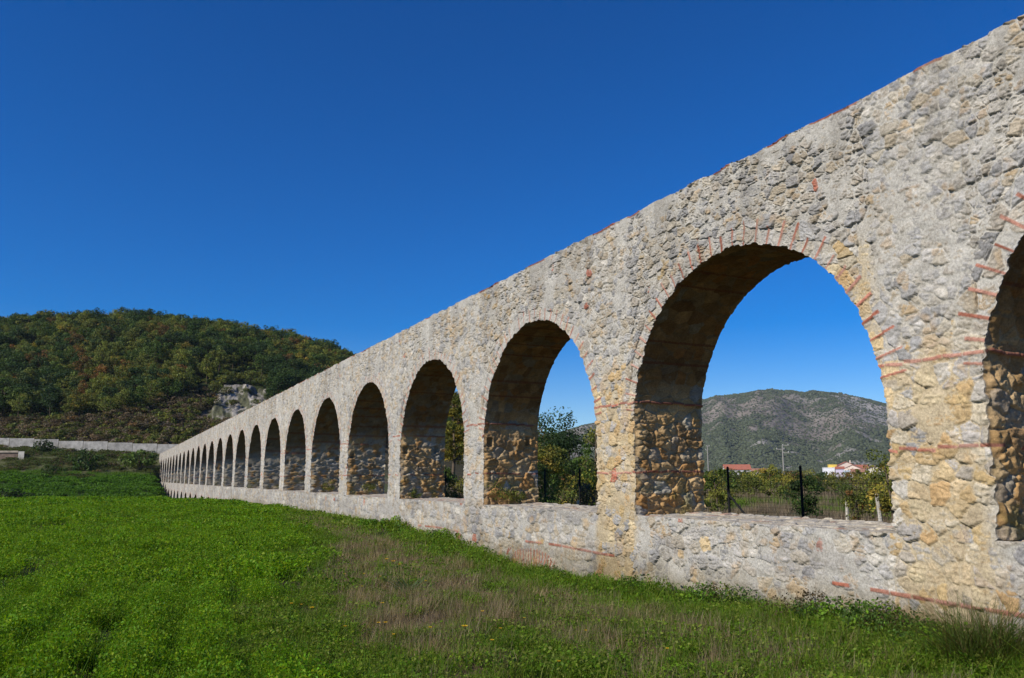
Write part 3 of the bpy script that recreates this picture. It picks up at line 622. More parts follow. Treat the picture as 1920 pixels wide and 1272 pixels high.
def scatter(name, meshes, P, rz, scl, idx, label, cat, tilt=None):
    """one object of uncountable plants: instances on points"""
    c = bpy.data.collections.new(name + '_source')
    for i, m in enumerate(meshes): c.objects.link(bpy.data.objects.new('%s_source_%02d' % (name, i), m))
    me = bpy.data.meshes.new(name); n = len(P); me.vertices.add(n); me.vertices.foreach_set('co', np.asarray(P, np.float32).ravel())
    rot = np.zeros((n, 3), np.float32); rot[:, 2] = rz
    if tilt is not None: rot[:, :2] = tilt
    for nm, ty, key, dat in (('rot', 'FLOAT_VECTOR', 'vector', rot), ('scl', 'FLOAT', 'value', np.asarray(scl, np.float32)), ('idx', 'INT', 'value', np.asarray(idx, np.int32))):
        a = me.attributes.new(nm, ty, 'POINT'); a.data.foreach_set(key, dat.ravel())
    o = obj(name, me); tag(o, label, cat, kind='stuff')
    ng = bpy.data.node_groups.new(name, 'GeometryNodeTree')
    ng.interface.new_socket('Geometry', in_out='INPUT', socket_type='NodeSocketGeometry'); ng.interface.new_socket('Geometry', in_out='OUTPUT', socket_type='NodeSocketGeometry')
    gi, go, ip, ci = (ng.nodes.new(k) for k in ('NodeGroupInput', 'NodeGroupOutput', 'GeometryNodeInstanceOnPoints', 'GeometryNodeCollectionInfo'))
    ci.inputs['Collection'].default_value = c; ci.inputs['Separate Children'].default_value = True; ci.inputs['Reset Children'].default_value = True
    ip.inputs['Pick Instance'].default_value = True; L = ng.links.new
    for nm, ty, sock in (('rot', 'FLOAT_VECTOR', 'Rotation'), ('scl', 'FLOAT', 'Scale'), ('idx', 'INT', 'Instance Index')):
        a = ng.nodes.new('GeometryNodeInputNamedAttribute'); a.data_type = ty; a.inputs['Name'].default_value = nm
        L([s for s in a.outputs if s.enabled and s.name == 'Attribute'][0], ip.inputs[sock])
    L(gi.outputs[0], ip.inputs['Points']); L(ci.outputs[0], ip.inputs['Instance']); L(ip.outputs[0], go.inputs[0])
    md = o.modifiers.new('scatter', 'NODES'); md.node_group = ng
    return o
wood()

def hillside_details():
    g = np.random.default_rng(6)
    # pale rock face
    nu, nv = 90, 70; u, v = np.meshgrid(np.linspace(-1, 1, nu), np.linspace(0, 1, nv)); u = u.ravel(); v = v.ravel()
    t = 212 + 36 * v; q = (448 + 72 * u * (1 - .30 * v) + 12 * (v - .3) - 960) / FPX; r = q * t; x = t * SY + r * CY; y = t * CY - r * SY
    z = hill_z(x, y); env = np.clip((1 - np.abs(u) ** 3) * sm(0, .12, v) * sm(1, .8, v), 0, 1)
    rg = np.abs(fbm(u * 3.5 + 9, v * 5, 4, 141) * 2 - 1); bl = fbm(u * 2 + 4, v * 2.6, 3, 142); off = (.8 + 4.2 * (bl - .30) + 1.9 * (rg - .2)) * env - .8 * (1 - env)
    x = x - SY * off * .8; y = y - CY * off * .8; z = z + off * .55
    c = np.tile([.27, .25, .215], (len(u), 1)) * (.45 + .9 * fbm(u * 6, v * 9, 4, 143))[:, None]; c = lerp(c, [.06, .065, .03], sm(.50, .60, fbm(u * 5, v * 6, 3, 144)) * .9)
    tag(obj('rock_outcrop', mesh_np('rock_outcrop', np.stack([x, y, z], 1), gridf(nv, nu), c, M_ROCK, False)), 'pale grey craggy rock face breaking out of the wooded hillside', 'rock')
    # brown scrub at the foot of the hill
    br = [shrub_mesh(200 + i, 2.0, 1.5, [BRN, BRN + OLV, RUS + BRN + BRN, OLV][i], 520, .28, 14) for i in range(4)]
    bl = ['greyish brown leafless shrub on the dry foot of the hill above the retaining wall', 'brown brushwood shrub on the dry foot of the hill above the retaining wall', 'russet shrub on the dry foot of the hill above the retaining wall', 'dull olive shrub on the dry foot of the hill above the retaining wall']
    n = 0
    for k in range(900):
        px = g.uniform(-10, 420); t = g.uniform(186, 226)
        if t > np.interp(px, [0, 150, 260, 330, 420], [207, 209, 214, 225, 232]): continue
        if cliff_mask(np.array([px]), np.array([t]))[0] or n >= 260: continue
        r = (px - 960) / FPX * t; x = t * SY + r * CY; y = t * CY - r * SY; z = float(hill_z(np.array([x]), np.array([y]))[0]); i = int(g.choice(4, p=[.38, .32, .12, .18]))
        o = obj('hillside_shrub', br[i], None, (x, y, z - .1)); s = g.uniform(.6, 1.5); o.scale = (s * 1.2, s * 1.2, s * .95); o.rotation_euler = (0, 0, g.uniform(0, 6.28)); n += 1
        tag(o, bl[i], 'shrub', ['greyish brown', 'brown', 'russet', 'olive'][i] + ' shrubs at the foot of the hill')
    for px, t, s in ((398, 222, 1.2), (405, 232, 1.5), (420, 243, 1.3), (446, 247, 1.4), (470, 248, 1.5), (500, 246, 1.6), (512, 236, 1.3), (508, 226, 1.2), (437, 226, .8), (462, 236, .8), (430, 236, .7), (484, 228, .8)):
        r = (px - 960) / FPX * t; x = t * SY + r * CY; y = t * CY - r * SY; z = float(hill_z(np.array([x]), np.array([y]))[0]); o = obj('crag_shrub', br[3], None, (x - SY * 1.5, y - CY * 1.5, z + .6)); o.scale = (s * 1.3, s * 1.3, s); o.rotation_euler = (0, 0, px)
        tag(o, 'olive shrub clinging to the rim of the pale rock face', 'shrub', 'shrubs round the rock face')
    # retaining wall of concrete panels
    m = MB(); pxs = np.arange(-160, 372, 46.0)
    for a, b in zip(pxs[:-1], pxs[1:]):
        zt = np.interp((a + b) / 2, [-160, 0, 330], [hz(820, 177), hz(822.5, 177), hz(835, 177)]) + g.uniform(-.12, .12); col = np.array([.34, .325, .30]) * g.uniform(.85, 1.1)
        P = [at(a + .4, 177, 0), at(b - .4, 177, 0), at(b - .4, 177.5, 0), at(a + .4, 177.5, 0)]
        m.add([(p[0], p[1], zt - 4.2) for p in P] + [(p[0], p[1], zt) for p in P], [(0, 1, 5, 4), (1, 2, 6, 5), (2, 3, 7, 6), (3, 0, 4, 7), (4, 5, 6, 7)], col)
    tag(m.build('retaining_wall', M_CONC), 'long light grey concrete retaining wall under the wooded hill', 'wall')
    # culvert block at the left edge
    e = empty('concrete_weir'); tag(e, 'low concrete block with a rust-brown stained face and pale end pillar at the left edge', 'retaining block')
    def slab(a, b, t0, t1, z0, z1, col, nm):
        P = [at(a, t0, 0), at(b, t0, 0), at(b, t1, 0), at(a, t1, 0)]; mm = MB()
        mm.add([(p[0], p[1], z0) for p in P] + [(p[0], p[1], z1) for p in P], [(0, 1, 5, 4), (1, 2, 6, 5), (2, 3, 7, 6), (3, 0, 4, 7), (4, 5, 6, 7), (3, 2, 1, 0)], col); mm.build(nm, M_CONC, e)
    slab(-70, 42.5, 166, 169, 3, hz(850, 166), (.17, .125, .10), 'stained_face'); slab(-70, 42.5, 165.8, 169.2, hz(850, 166) + .004, hz(846.5, 166), (.33, .28, .22), 'coping'); slab(43, 54, 165.6, 169, 3, hz(848, 166), (.42, .40, .36), 'end_pillar')
M_CONC = col_material('old_concrete', .9, .35, 1.2, .1); M_ROCK = stone_material('limestone_crag')
for n_ in M_ROCK.node_tree.nodes:
    if n_.type == 'TEX_NOISE': n_.inputs['Scale'].default_value *= .06
    if n_.type == 'BUMP': n_.inputs['Distance'].default_value *= 14
hillside_details()

def place_copy(name, me, px, t, s, label, cat, group=None, dz=-.05, rz=None, sz=1.0):
    o = obj(name, me, None, at(px, t)); o.location.z += dz; o.scale = (s, s, s * sz); o.rotation_euler = (0, 0, random.uniform(0, 6.28) if rz is None else rz)
    return tag(o, label, cat, group)
def bank():
    g = np.random.default_rng(8)
    gr = [shrub_mesh(240, 2.0, 1.6, DKG, 500, .30, 14), shrub_mesh(241, 2.0, 1.7, GRN, 500, .30, 14), shrub_mesh(242, 1.8, 1.6, BRN + OLV, 450, .28, 14)]
    lb = ['dark green bush on the bank below the retaining wall', 'green bush on the bank below the retaining wall', 'grey brown bush on the bank below the retaining wall']
    for k in range(46):
        px = g.uniform(-10, 330); t = g.uniform(153, 176); i = int(g.choice(3, p=[.34, .36, .30]))
        if px < 70 and 158 < t < 168: continue
        if 60 < px < 160 and g.random() < .6: i = 2
        place_copy('bank_bush', gr[i], px, t, g.uniform(.4, .9), lb[i], 'bush', ['dark green', 'green', 'grey brown'][i] + ' bushes on the bank', rz=g.uniform(0, 6.28), sz=.8)
    for px, t, s, lab in ((165, 158, 1.9, 'large rounded dark bush in the middle of the left bank'), (108, 152, 1.5, 'dark rounded bush at the upper edge of the lower field'), (272, 160, 2.0, 'bright green tall bush close beside the far end of the aqueduct'), (40, 116, 1.6, 'low dark green bush at the left end of the lower field'), (10, 118, 1.5, 'low dark green bush cut by the left edge of the frame'), (86, 174, 1.3, 'dark bush in front of the retaining wall beside the stained concrete block')):
        place_copy('bank_bush', gr[1] if 'bright' in lab else gr[0], px, t, s, lab, 'bush', rz=s, sz=.55 if 'low' in lab else 1)
bank()

# ------------------------------------------------------------------ grass, crop and weeds (uncountable)
def blades(seed, n, rad, h, w, cols, lean=.35, bend=.3, seg=2):
    g = np.random.default_rng(seed); a = g.uniform(0, 6.28, n); rr = rad * np.sqrt(g.random(n)); p = np.stack([np.cos(a) * rr, np.sin(a) * rr, np.zeros(n) - .02], 1)
    H = h * g.uniform(.5, 1.15, n); d = g.uniform(0, 6.28, n); l = lean * g.normal(size=n); dx = np.cos(d) * l; dy = np.sin(d) * l
    sd = np.stack([-np.sin(d + g.normal(0, .8, n)), np.cos(d), np.zeros(n)], 1); sd = unit(sd) * (w * g.uniform(.6, 1.3, n))[:, None] / 2; vs = []
    for k in range(seg + 1):
        f = k / seg; c = p + np.stack([dx * H * (f + bend * f * f), dy * H * (f + bend * f * f), H * (f - .18 * abs(lean) * f * f)], 1); wd = sd * (1 - f * .92)
        vs += [c - wd, c + wd]
    v = np.stack(vs, 1).reshape(-1, 3); m = 2 * (seg + 1); b = np.arange(n)[:, None] * m
    f = np.concatenate([b + np.array([2 * k, 2 * k + 1, 2 * k + 3, 2 * k + 2]) for k in range(seg)], 0)
    cols = np.asarray(cols); c = cols[g.integers(0, len(cols), n)] * g.uniform(.7, 1.3, (n, 1)); return v, f, np.repeat(c, m, 0)
def blade_mesh(*a, **k): v, f, c = blades(*a, **k); return mesh_np('blades', v, f, c, M_GRASS)
def clover_mesh(seed, n, rad, h, leaf, cols):
    g = np.random.default_rng(seed); a = g.uniform(0, 6.28, n); rr = rad * np.sqrt(g.random(n)); z = h * (1 - .75 * g.random(n) ** 1.6) * (1 - .35 * (rr / rad) ** 2)
    p = np.stack([np.cos(a) * rr, np.sin(a) * rr, z], 1); nr = unit(g.normal(size=(n, 3)) * .6 + np.array([-.25, -.05, .6])); L = leaf * g.uniform(.7, 1.3, n)
    v, f = leaf_quads(p, nr, L, L * .6, g); cols = np.asarray(cols); c = cols[g.integers(0, len(cols), n)] * g.uniform(.75, 1.3, (n, 1)); c = np.repeat(c, 4, 0)
    v2, f2, c2 = blades(seed + 1, max(6, n // 5), rad * .95, h * 1.25, leaf * .20, cols, .28, .3)
    return mesh_np('clover', np.concatenate([v, v2]), np.concatenate([f, f2 + len(v)]), np.concatenate([c, c2]), M_GRASS)
CLV = [(.115, .250, .008), (.160, .270, .010), (.075, .185, .009), (.185, .255, .014), (.10, .235, .010)]
GRS = [(.105, .205, .014), (.14, .22, .02), (.07, .155, .012), (.17, .21, .04)]
DRY = [(.29, .23, .15), (.23, .18, .12), (.36, .30, .20), (.19, .145, .10), (.26, .20, .15)]
def field_pts(g, t0, t1, dens, qlo=-.70, qhi=.72):
    n = int(dens * (t1 ** 2 - t0 ** 2) / 2 * (qhi - qlo)); t = np.sqrt(g.uniform(t0 ** 2, t1 ** 2, n)); q = g.uniform(qlo, qhi, n); r = q * t
    return t * SY + r * CY, t * CY - r * SY, t
def grasses():
    g = np.random.default_rng(21)
    bands_ = [(3.5, 12, .16, .0), (12, 24, .26, .1), (24, 44, .42, .2), (44, 74, .70, .3)]
    # crop (left), three sizes of cluster by how far they stand
    for tier, (t0, t1, rad, _) in enumerate(bands_):
        leaf = [.022, .034, .055, .10][tier]; n = [230, 190, 160, 130][tier]
        cl = [clover_mesh(300 + tier * 10 + i, n, rad, [.21, .22, .22, .22][tier], leaf, CLV) for i in range(4)]
        dr = [blade_mesh(340 + tier * 10 + i, [54, 60, 60, 60][tier], rad, .20, [.006, .009, .016, .028][tier], DRY, .35, .3) for i in range(3)]
        gs = [blade_mesh(380 + tier * 10 + i, [70, 80, 80, 70][tier], rad, .19, [.007, .011, .018, .03][tier], GRS, .55, .6) for i in range(3)]
        lw = [clover_mesh(420 + tier * 10 + i, n // 2, rad, .10, leaf * 1.1, GRS) for i in range(2)]
        x, y, t = field_pts(g, t0, t1, 1.75 / (math.pi * rad * rad) * [1.7, 1.5, 1.25, 1.1][tier])
        ok = x < 8.45; x, y, t = x[ok], y[ok], t[ok]; b = x - xb(y); k = fbm(x * .5, y * .5, 3, 151)
        crop = (b + 1.6 * (k - .5) * 2) < 0
        rutm = np.exp(-((x - (-1.4 + .105 * (y - 13.2))) / .26) ** 2) * sm(5, 10, y) * (1 - sm(30, 44, y)) * sm(.3, .5, vn(y * .35, y * 0, 19))
        rows = .5 + .5 * np.sin((x - .1 * y) * 2 * math.pi / .62 + 1.2 * fbm(x * .3, y * .12, 2, 155)); lane = np.zeros_like(x)
        for xr, wd_ in ((-3.3, .2), (.3, .14), (-5.4, .22), (-7.4, .2), (1.7, .13)): lane = np.maximum(lane, np.exp(-((x - .1 * (y - 13) - xr - .25 * (fbm(y * .2, y * 0 + xr, 2, 156) - .5)) / wd_) ** 2) * sm(.38, .62, vn(y * .3, y * 0 + xr, 157)))
        rutm = np.maximum(rutm, .8 * lane); rowh = .78 + .48 * rows
        sel = crop & (g.random(len(x)) > rutm * .6) & (fbm(x * .9, y * .9, 2, 152) > .22)
        def go(name, ms, s, lab, cat, smin=.75, smax=1.25, hm=None):
            X, Y = x[s], y[s]; N = len(X); hm = 1 if hm is None else hm[s]; P = np.stack([X, Y, gz(X, Y)], 1); sc_ = g.uniform(smin, smax, N) * (.75 + .5 * fbm(X * .8, Y * .8, 3, 153)) * hm
            scatter(name, ms, P, g.uniform(0, 6.28, N), sc_, g.integers(0, len(ms), N), lab, cat, g.normal(0, .08, (N, 2)))
        where = ['nearest the camera', 'in the near middle of the field', 'across the middle of the field', 'out to the far edge of the field'][tier]
        go('clover_crop', cl, sel, 'bright green leafy clover crop ' + where, 'crop', hm=rowh * (1 - .45 * rutm))
        verge = sm(6.4, 7.6, x + .8 * (k - .5)); rnd = g.random(len(x)); k2 = fbm(x * .8, y * .8, 3, 154)
        dryness = np.clip(sm(.25, 1.2, b) * (1 - verge * .95) * sm(.28, .50, k2 + .10 * sm(20, 8, -x + 8 + y * .0)) , 0, 1) * np.where(t < 8, .45, .92) * (1 - .38 * sm(2.4, 3.8, b)) * (1 - .35 * sm(9.5, 7, t))
        notcrop = ~crop
        go('dry_grass', dr, notcrop & (rnd < dryness * .9), 'brown dry grass stalks in the strip beside the aqueduct ' + where, 'grass')
        go('verge_grass', gs, notcrop & (rnd > dryness * .72) & (g.random(len(x)) < .75), 'fresh green grass along the foot of the aqueduct ' + where, 'grass', hm=1 + .45 * sm(6.6, 7.8, x))
        go('low_weeds', lw, notcrop & (rnd > dryness * .8) & (g.random(len(x)) < .7), 'low green leafy weeds among the grass ' + where, 'weeds', .5, 1.7, hm=1 + .35 * sm(6.8, 8.0, x))
        s = crop & (g.random(len(x)) < .22)
        go('dry_stems', dr, s & (k2 > .42), 'thin straw coloured stems standing in the clover ' + where, 'stems', .5, .8)
    # lower field and bank
    x, y, t = field_pts(g, 76, 178, .55, -.80, -.34); q = tq(x, y)[1] / t; ok = (x < 8) ; x, y, t, q = x[ok], y[ok], t[ok], q[ok]
    crops = [clover_mesh(500 + i, 110, .9, .55, .30, [(.065, .16, .014), (.09, .19, .018), (.045, .11, .012)]) for i in range(3)]
    wild = [blade_mesh(510, 90, 1.0, .6, .05, [(.08, .12, .025), (.11, .11, .045)], .4, .5), clover_mesh(511, 110, 1.0, .5, .26, [(.055, .10, .02), (.08, .095, .03), (.095, .08, .05)]), blade_mesh(512, 90, 1.0, .5, .05, [(.10, .20, .02), (.08, .16, .018)], .4, .5)]
    z = gz(x, y); cm = (t > 92) & (t < 149 + 3 * np.sin(x * .3)); P = np.stack([x, y, z], 1); n = len(x); rz = g.uniform(0, 6.28, n); sc_ = g.uniform(.7, 1.3, n)
    scatter('field_crop', crops, P[cm], rz[cm], sc_[cm], g.integers(0, 3, cm.sum()), 'dark green leafy crop in the lower field beyond the crest', 'crop')
    w = ~cm; gi = np.where((t[w] > 150) & (t[w] < 157), 2, g.integers(0, 2, w.sum())); scatter('bank_weeds', wild, P[w], rz[w], sc_[w], gi, 'rough grass and weeds on the bank below the retaining wall', 'weeds')
    # behind the aqueduct: dead weeds and a green strip by the fence
    x, y, t = field_pts(g, 11, 110, .85, -.42, .55); ok = x > 10.6; x, y, t = x[ok], y[ok], t[ok]; n = len(x); k = fbm(x * .15, y * .15, 3, 161)
    dw = [blade_mesh(520 + i, 80, .55, .48, .022, [(.24, .19, .145), (.19, .145, .11), (.28, .23, .17)], .3, .3) for i in range(3)] + [blade_mesh(525 + i, 90, .5, .35, .02, GRS, .45, .5) for i in range(2)]
    grn = (x < 17.0) | ((k > .58) & (g.random(n) < .8)); idx = np.where(grn, 3 + g.integers(0, 2, n), g.integers(0, 3, n)); P = np.stack([x, y, gz(x, y)], 1)
    s = g.uniform(.6, 1.2, n) * np.where(t > 50, 1.5, 1)
    scatter('dead_weeds', dw[:3], P[~grn], g.uniform(0, 6.28, (~grn).sum()), s[~grn], idx[~grn], 'grey brown dead weeds filling the plot behind the wire fence', 'weeds')
    scatter('fence_grass', dw[3:], P[grn], g.uniform(0, 6.28, grn.sum()), s[grn], idx[grn] - 3, 'green grass growing behind the aqueduct along the fence', 'grass')
    # undergrowth filling the hillside between the trees
    t = g.uniform(185, 330, 5200); q = g.uniform(-.68, -.16, 5200); r = q * t; x = t * SY + r * CY; y = t * CY - r * SY
    ok = ~cliff_mask(q * FPX + 960, t) | (g.random(5200) < .12); x, y, t = x[ok], y[ok], t[ok]; n = len(x)
    ug = [shrub_mesh(530, 1.6, 1.3, GRN, 120, .42, 8), shrub_mesh(531, 1.6, 1.3, OLV, 120, .42, 8), shrub_mesh(532, 1.3, 1.2, BRN, 120, .36, 8), shrub_mesh(533, 1.3, 1.2, BRN + RUS, 120, .36, 8)]
    lowm = t < np.interp(tq(x, y)[1] / t * FPX + 960, [0, 150, 260, 330, 420, 520, 700], [207, 209, 214, 226, 246, 225, 215]); idx = np.where(lowm, 2 + g.integers(0, 2, n), g.integers(0, 2, n)); idx = np.where(lowm & (g.random(n) < .2), 1, idx)
    scatter('undergrowth', ug, np.stack([x, y, hill_z(x, y) - .1], 1), g.uniform(0, 6.28, n), g.uniform(.5, 1.3, n), idx, 'low undergrowth between the trees of the left hillside', 'undergrowth')
grasses()

# ------------------------------------------------------------------ plants that stand out by the wall
def plants():
    def leafy(seed, n, rx, h, leaf, cols, ncl=10):
        v, f, c = crown(seed, n, rx, h * .5, h * .42, ncl, leaf, cols, 1.0); v2, f2, c2 = blades(seed + 1, 70, rx * .9, h * 1.0, .007, [(.07, .06, .03), (.05, .08, .02)], .4, .3)
        return mesh_np('bramble', np.concatenate([v, v2]), np.concatenate([f, f2 + len(v)]), np.concatenate([c, c2]), M_LEAF)
    def onw(px, py, off): # point on the ground just in front of the wall under a given column
        ax = (px - 960) / FPX; up = -(py - 636) / FPX; b = math.cos(PITCH) - up * math.sin(PITCH)
        X = ax * CY + b * SY; Y = -ax * SY + b * CY; t = (DW - off) / X; x, y = X * t, Y * t; return (x, y, float(gz(np.array([x]), np.array([y]))[0]) - .02)
    BR = [(.035, .07, .018), (.045, .09, .02), (.06, .115, .025), (.08, .06, .03)]
    rows = [(1300, 1095, .28, .32, .40, 'small bramble sprouting at the wall foot left of the second pier from the right'), (1380, 1112, .25, .36, .5, 'bramble with upright shoots in front of the low wall under the big open arch'),
            (1545, 1135, .3, .42, .55, 'leafy bramble clump against the low wall left of the brick course'), (1640, 1148, .3, .40, .5, 'dark bramble in the middle of the row under the brick course'),
            (1725, 1160, .3, .45, .55, 'dark leaved bramble immediately left of the rush tuft'), (1900, 1185, .3, .34, .4, 'dark bramble at the right edge of the frame behind the rush tuft'),
            (1075, 1066, .3, .40, .7, 'green weed clump at the wall foot beside the buried brick arch'), (1010, 1060, .35, .30, .6, 'low weed clump hiding the foot of the buried brick arch'), (820, 1002, .4, .42, 1.0, 'green weed clump against the low wall under the fourth arch'), (720, 990, .5, .5, 1.2, 'rounded green weed mound at the wall foot under the fifth arch'), (1190, 1088, .3, .28, .5, 'small weed at the foot of the ochre pier')]
    for i, (px, py, off, h, w, lab) in enumerate(rows):
        me = leafy(600 + i, int(260 + 500 * w) * 3, w, h * (1 if px > 1250 else .75), .034 if px > 1000 else .05, BR if px > 1250 else GRS[:3] + BR[2:3], 12)
        o = obj('bramble', me, None, onw(px, py, off)); o.rotation_euler = (0, 0, i * 1.3); tag(o, lab, 'weed')
    wm = [leafy(680 + i, 900, .34, .40, .04, GRS + BR[1:3], 10) for i in range(4)]; g = random.Random(41)
    for i in range(22):
        px = 1130 + i * 37 + g.uniform(-12, 12); py = 1075 + (px - 1130) * .142; o = obj('wall_weed', wm[i % 4], None, onw(px, py, g.uniform(.25, .6))); sc_ = g.uniform(.55, 1.1); o.scale = (sc_, sc_, sc_ * g.uniform(.6, 1.05)); o.rotation_euler = (0, 0, g.uniform(0, 6.28))
        tag(o, 'small leafy green weed in the strip along the foot of the near low wall', 'weed', 'leafy weeds along the wall foot')
    # rush tuft
    v, f, c = blades(640, 1200, .30, .72, .009, [(.07, .10, .02), (.05, .08, .016), (.11, .11, .03), (.13, .10, .04), (.07, .13, .02), (.09, .15, .025)], .80, .55, 4)
    v2, f2, c2 = blades(641, 160, .22, .25, .008, [(.12, .08, .04), (.07, .05, .03)], .5, .4, 2); v3, f3, c3 = blades(642, 16, .18, 1.05, .005, [(.16, .13, .08)], .15, .2, 4)
    me = mesh_np('rush_tuft', np.concatenate([v, v2, v3]), np.concatenate([f, f2 + len(v), f3 + len(v) + len(v2)]), np.concatenate([c, c2, c3]), M_GRASS)
    o = obj('rush_tuft', me, None, onw(1835, 1190, .95)); tag(o, 'large spiky tuft of rush with arching olive blades in the bottom right corner', 'grass tuft')
    # thistle-like plant in the dry strip
    v, f, c = blades(650, 60, .06, .34, .035, [(.10, .15, .06), (.08, .13, .045), (.12, .17, .08)], .75, .8, 4); me = mesh_np('thistle_rosette', v, f, c, M_GRASS)
    o = obj('thistle_rosette', me, None, onw(775, 1085, 4.15)); tag(o, 'pale green broad bladed rosette standing in the brown dry grass', 'plant')
    o.location = at(772, 11.9); 
    # yellow flowers
    st, hd = MB(), MB(); st.tube([(0, 0, 0), (.01, .005, .16), (.0, .02, .30)], [.0035, .003, .002], 5, (.06, .11, .025))
    pet = MB(); g = random.Random(3)
    for k in range(9):
        a = k * 2 * math.pi / 9; u = Vector((math.cos(a), math.sin(a), .25)); w = Vector((-math.sin(a), math.cos(a), 0)); b = Vector((0, .02, .30))
        P = [b, b + u * .016 + w * .007, b + u * .028, b + u * .016 - w * .007]; pet.add([tuple(p) for p in P], [(0, 1, 2, 3)], (.75, .50, .02))
    hd.tube([(0, .02, .296), (0, .02, .304), (0, .02, .308)], [.006, .008, .003], 8, (.45, .25, .02)); sm_, pm_, hm_ = st.mesh('stem', M_GRASS), pet.mesh('petals', M_LEAF), hd.mesh('flower_centre', M_LEAF)
    spots = [(735, 1065, 1.5), (742, 1072, 1.6), (757, 1068, 1.3), (690, 1075, 1), (655, 1072, .9), (805, 1088, 1), (722, 1078, 1), (560, 1128, 1), (603, 1147, 1.2), (663, 1164, .9), (727, 1134, 1.1), (906, 1140, 1), (718, 1163, 1), (732, 1166, 1.1), (810, 1170, 1), (880, 1198, 1.5), (921, 1188, 1), (579, 1120, .8), (938, 1155, .8), (745, 1172, .8), (1040, 1205, .9), (1240, 1185, .9), (980, 1130, .8), (1090, 1150, .8), (690, 1090, .8)]
    for px, py, s in spots:
        t = (1.45) / ((py - 894) / FPX); e = empty('yellow_flower', at(px, t), g.uniform(0, 6.28)); s *= .85; e.scale = (s, s, s)
        big = py == 1198 or (px in (735, 742, 757)); tag(e, 'small yellow daisy-like flower on a thin stem in the dry grass strip', 'flower', 'yellow flowers in the dry grass')
        for nm, m_ in (('stem', sm_), ('petals', pm_), ('flower_centre', hm_)): obj(nm, m_, e)
    # weeds rooted on the ledges
    for i, (s, dep, h, w, cols, lab) in enumerate([(19.35, .45, .75, .38, YEL[:2] + OLV, 'yellow green creeper on the ledge against the jamb of the third arch from the right'), (19.3, .85, .4, .3, OLV, 'small olive weed deeper on the ledge of the third arch from the right'), (26.2, .5, .3, .25, OLV, 'small weed on the ledge of the fourth arch from the right'), (32.9, .9, .5, .35, OLV + YEL[1:2], 'moss coloured weed on the ledge of the fifth arch from the right'), (39.8, .9, .6, .35, OLV + YEL[1:2], 'moss coloured weed on the ledge of the sixth arch from the right')]):
        v, f, c = crown(660 + i, 380, w, h * .5, h * .5, 9, .05, cols, .5); v[:, 1] *= .6
        o = obj('ledge_weed', mesh_np('ledge_weed', v, f, c, M_LEAF), None, (DW + dep, s - w * .45, ZL + slope(s))); tag(o, lab, 'weed')
plants()

# ------------------------------------------------------------------ fence, poles, stakes behind the aqueduct
def fence():
    X = 14.6; s0, s1 = 4.31, 37.4; e = empty('wire_fence', (X, s0, 0)); tag(e, 'dark wire mesh fence on black posts running behind the aqueduct', 'fence')
    z0 = -.12; mb = MB(); rw = .0027
    def wire(a, b): mb.tube([a, b], rw, 3, (.008, .009, .008))
    for k in range(int((s1 - s0) / .10)): wire((0, k * .10, z0), (0, k * .10, z0 + 1.75))
    for k in range(15): wire((0, 0, z0 + .06 + k * .12), (0, s1 - s0, z0 + .06 + k * .12))
    mb.build('wire_mesh', M_METAL, e); y = 11.93 - 3 * 2.545; i = 0
    while y < s1:
        p = MB(); p.tube([(-.03, y - s0, z0 - .3), (-.03, y - s0, z0 + 2.0)], .032, 8, (.012, .013, .014)); p.tube([(-.03, y - s0, z0 + 2.0), (-.03, y - s0, z0 + 2.03)], [.036, .02], 8, (.012, .013, .014)); p.build('post', M_METAL, e); y += 2.545; i += 1
    b = MB(); y = 17.02 - s0; b.tube([(-.07, y, z0 + 1.35), (-.07, y - 1.55, z0 + .05)], .028, 8, (.012, .013, .014)); b.build('brace', M_METAL, e)
fence()
def pole(px, t, h, label, arms):
    x, y, z = at(px, t); e = empty('utility_pole', (x, y, z), -math.atan2(x, y)); tag(e, label, 'utility pole')
    p = MB(); p.tube([(0, 0, -.5), (0, 0, h)], [.17, .10], 10, (.26, .25, .23)); p.build('shaft', M_WOOD, e)
    for dz, a, b in arms:
        m = MB(); m.box((a, -.06, h - dz - .06), (b, .06, h - dz + .06), (.24, .23, .22)); c = m.build('crossarm', M_METAL, e)
        for u in (a + .1, b - .1):
            k = MB(); k.tube([(u, 0, h - dz + .063), (u, 0, h - dz + .16), (u, 0, h - dz + .26)], [.05, .07, .03], 8, (.5, .5, .48)); k.build('insulator', M_METAL, c)
pole(1463, 150, 7.4, 'tall pale utility pole with crossarms standing before the far mountain', [(.05, 0, 1.1), (.75, -1.1, .35), (1.4, .0, 1.1)])
pole(1323.5, 190, 8.7, 'slimmer utility pole half hidden by the jamb of the big open arch', [(.1, -.2, .5), (1.0, -.5, .1)])
def stakes():
    for px, t, h, rr, tl, lab in ((1574, 26, 1.05, .055, .04, 'pale weathered stake among the withered vines in the big arch opening'), (1637, 25, 1.25, .065, -.10, 'leaning pale stake beside the yellowing tree in the big arch opening'), (1082, 30, .9, .09, .02, 'short whitish stake beside the fence post seen through the second opening')):
        m = MB(); m.tube([(0, 0, -.2), (tl * h * .5, 0, h * .5), (tl * h, 0, h)], [rr, rr * .95, rr * .85], 7, (.42, .40, .36)); o = m.build('wooden_stake', M_WOOD); o.location = at(px, t); tag(o, lab, 'stake')
stakes()
def tree(name, px, t, h, rx, cols, n, leaf, label, cat='tree', zc=None, rz=None, ncl=26, seed=0, base=None):
    e = empty(name, at(px, t)); tag(e, label, cat); rz = rz or h * .38; zc = zc or h - rz
    trunk_mb(seed, h * .85, max(.03, h * .017), rx * .7, 7).build('trunk', M_WOOD, e, True)
    v, f, c = crown(seed, n, rx, rz, zc, ncl, leaf, cols); obj('crown', mesh_np('crown', v, f, c, M_LEAF), e); return e
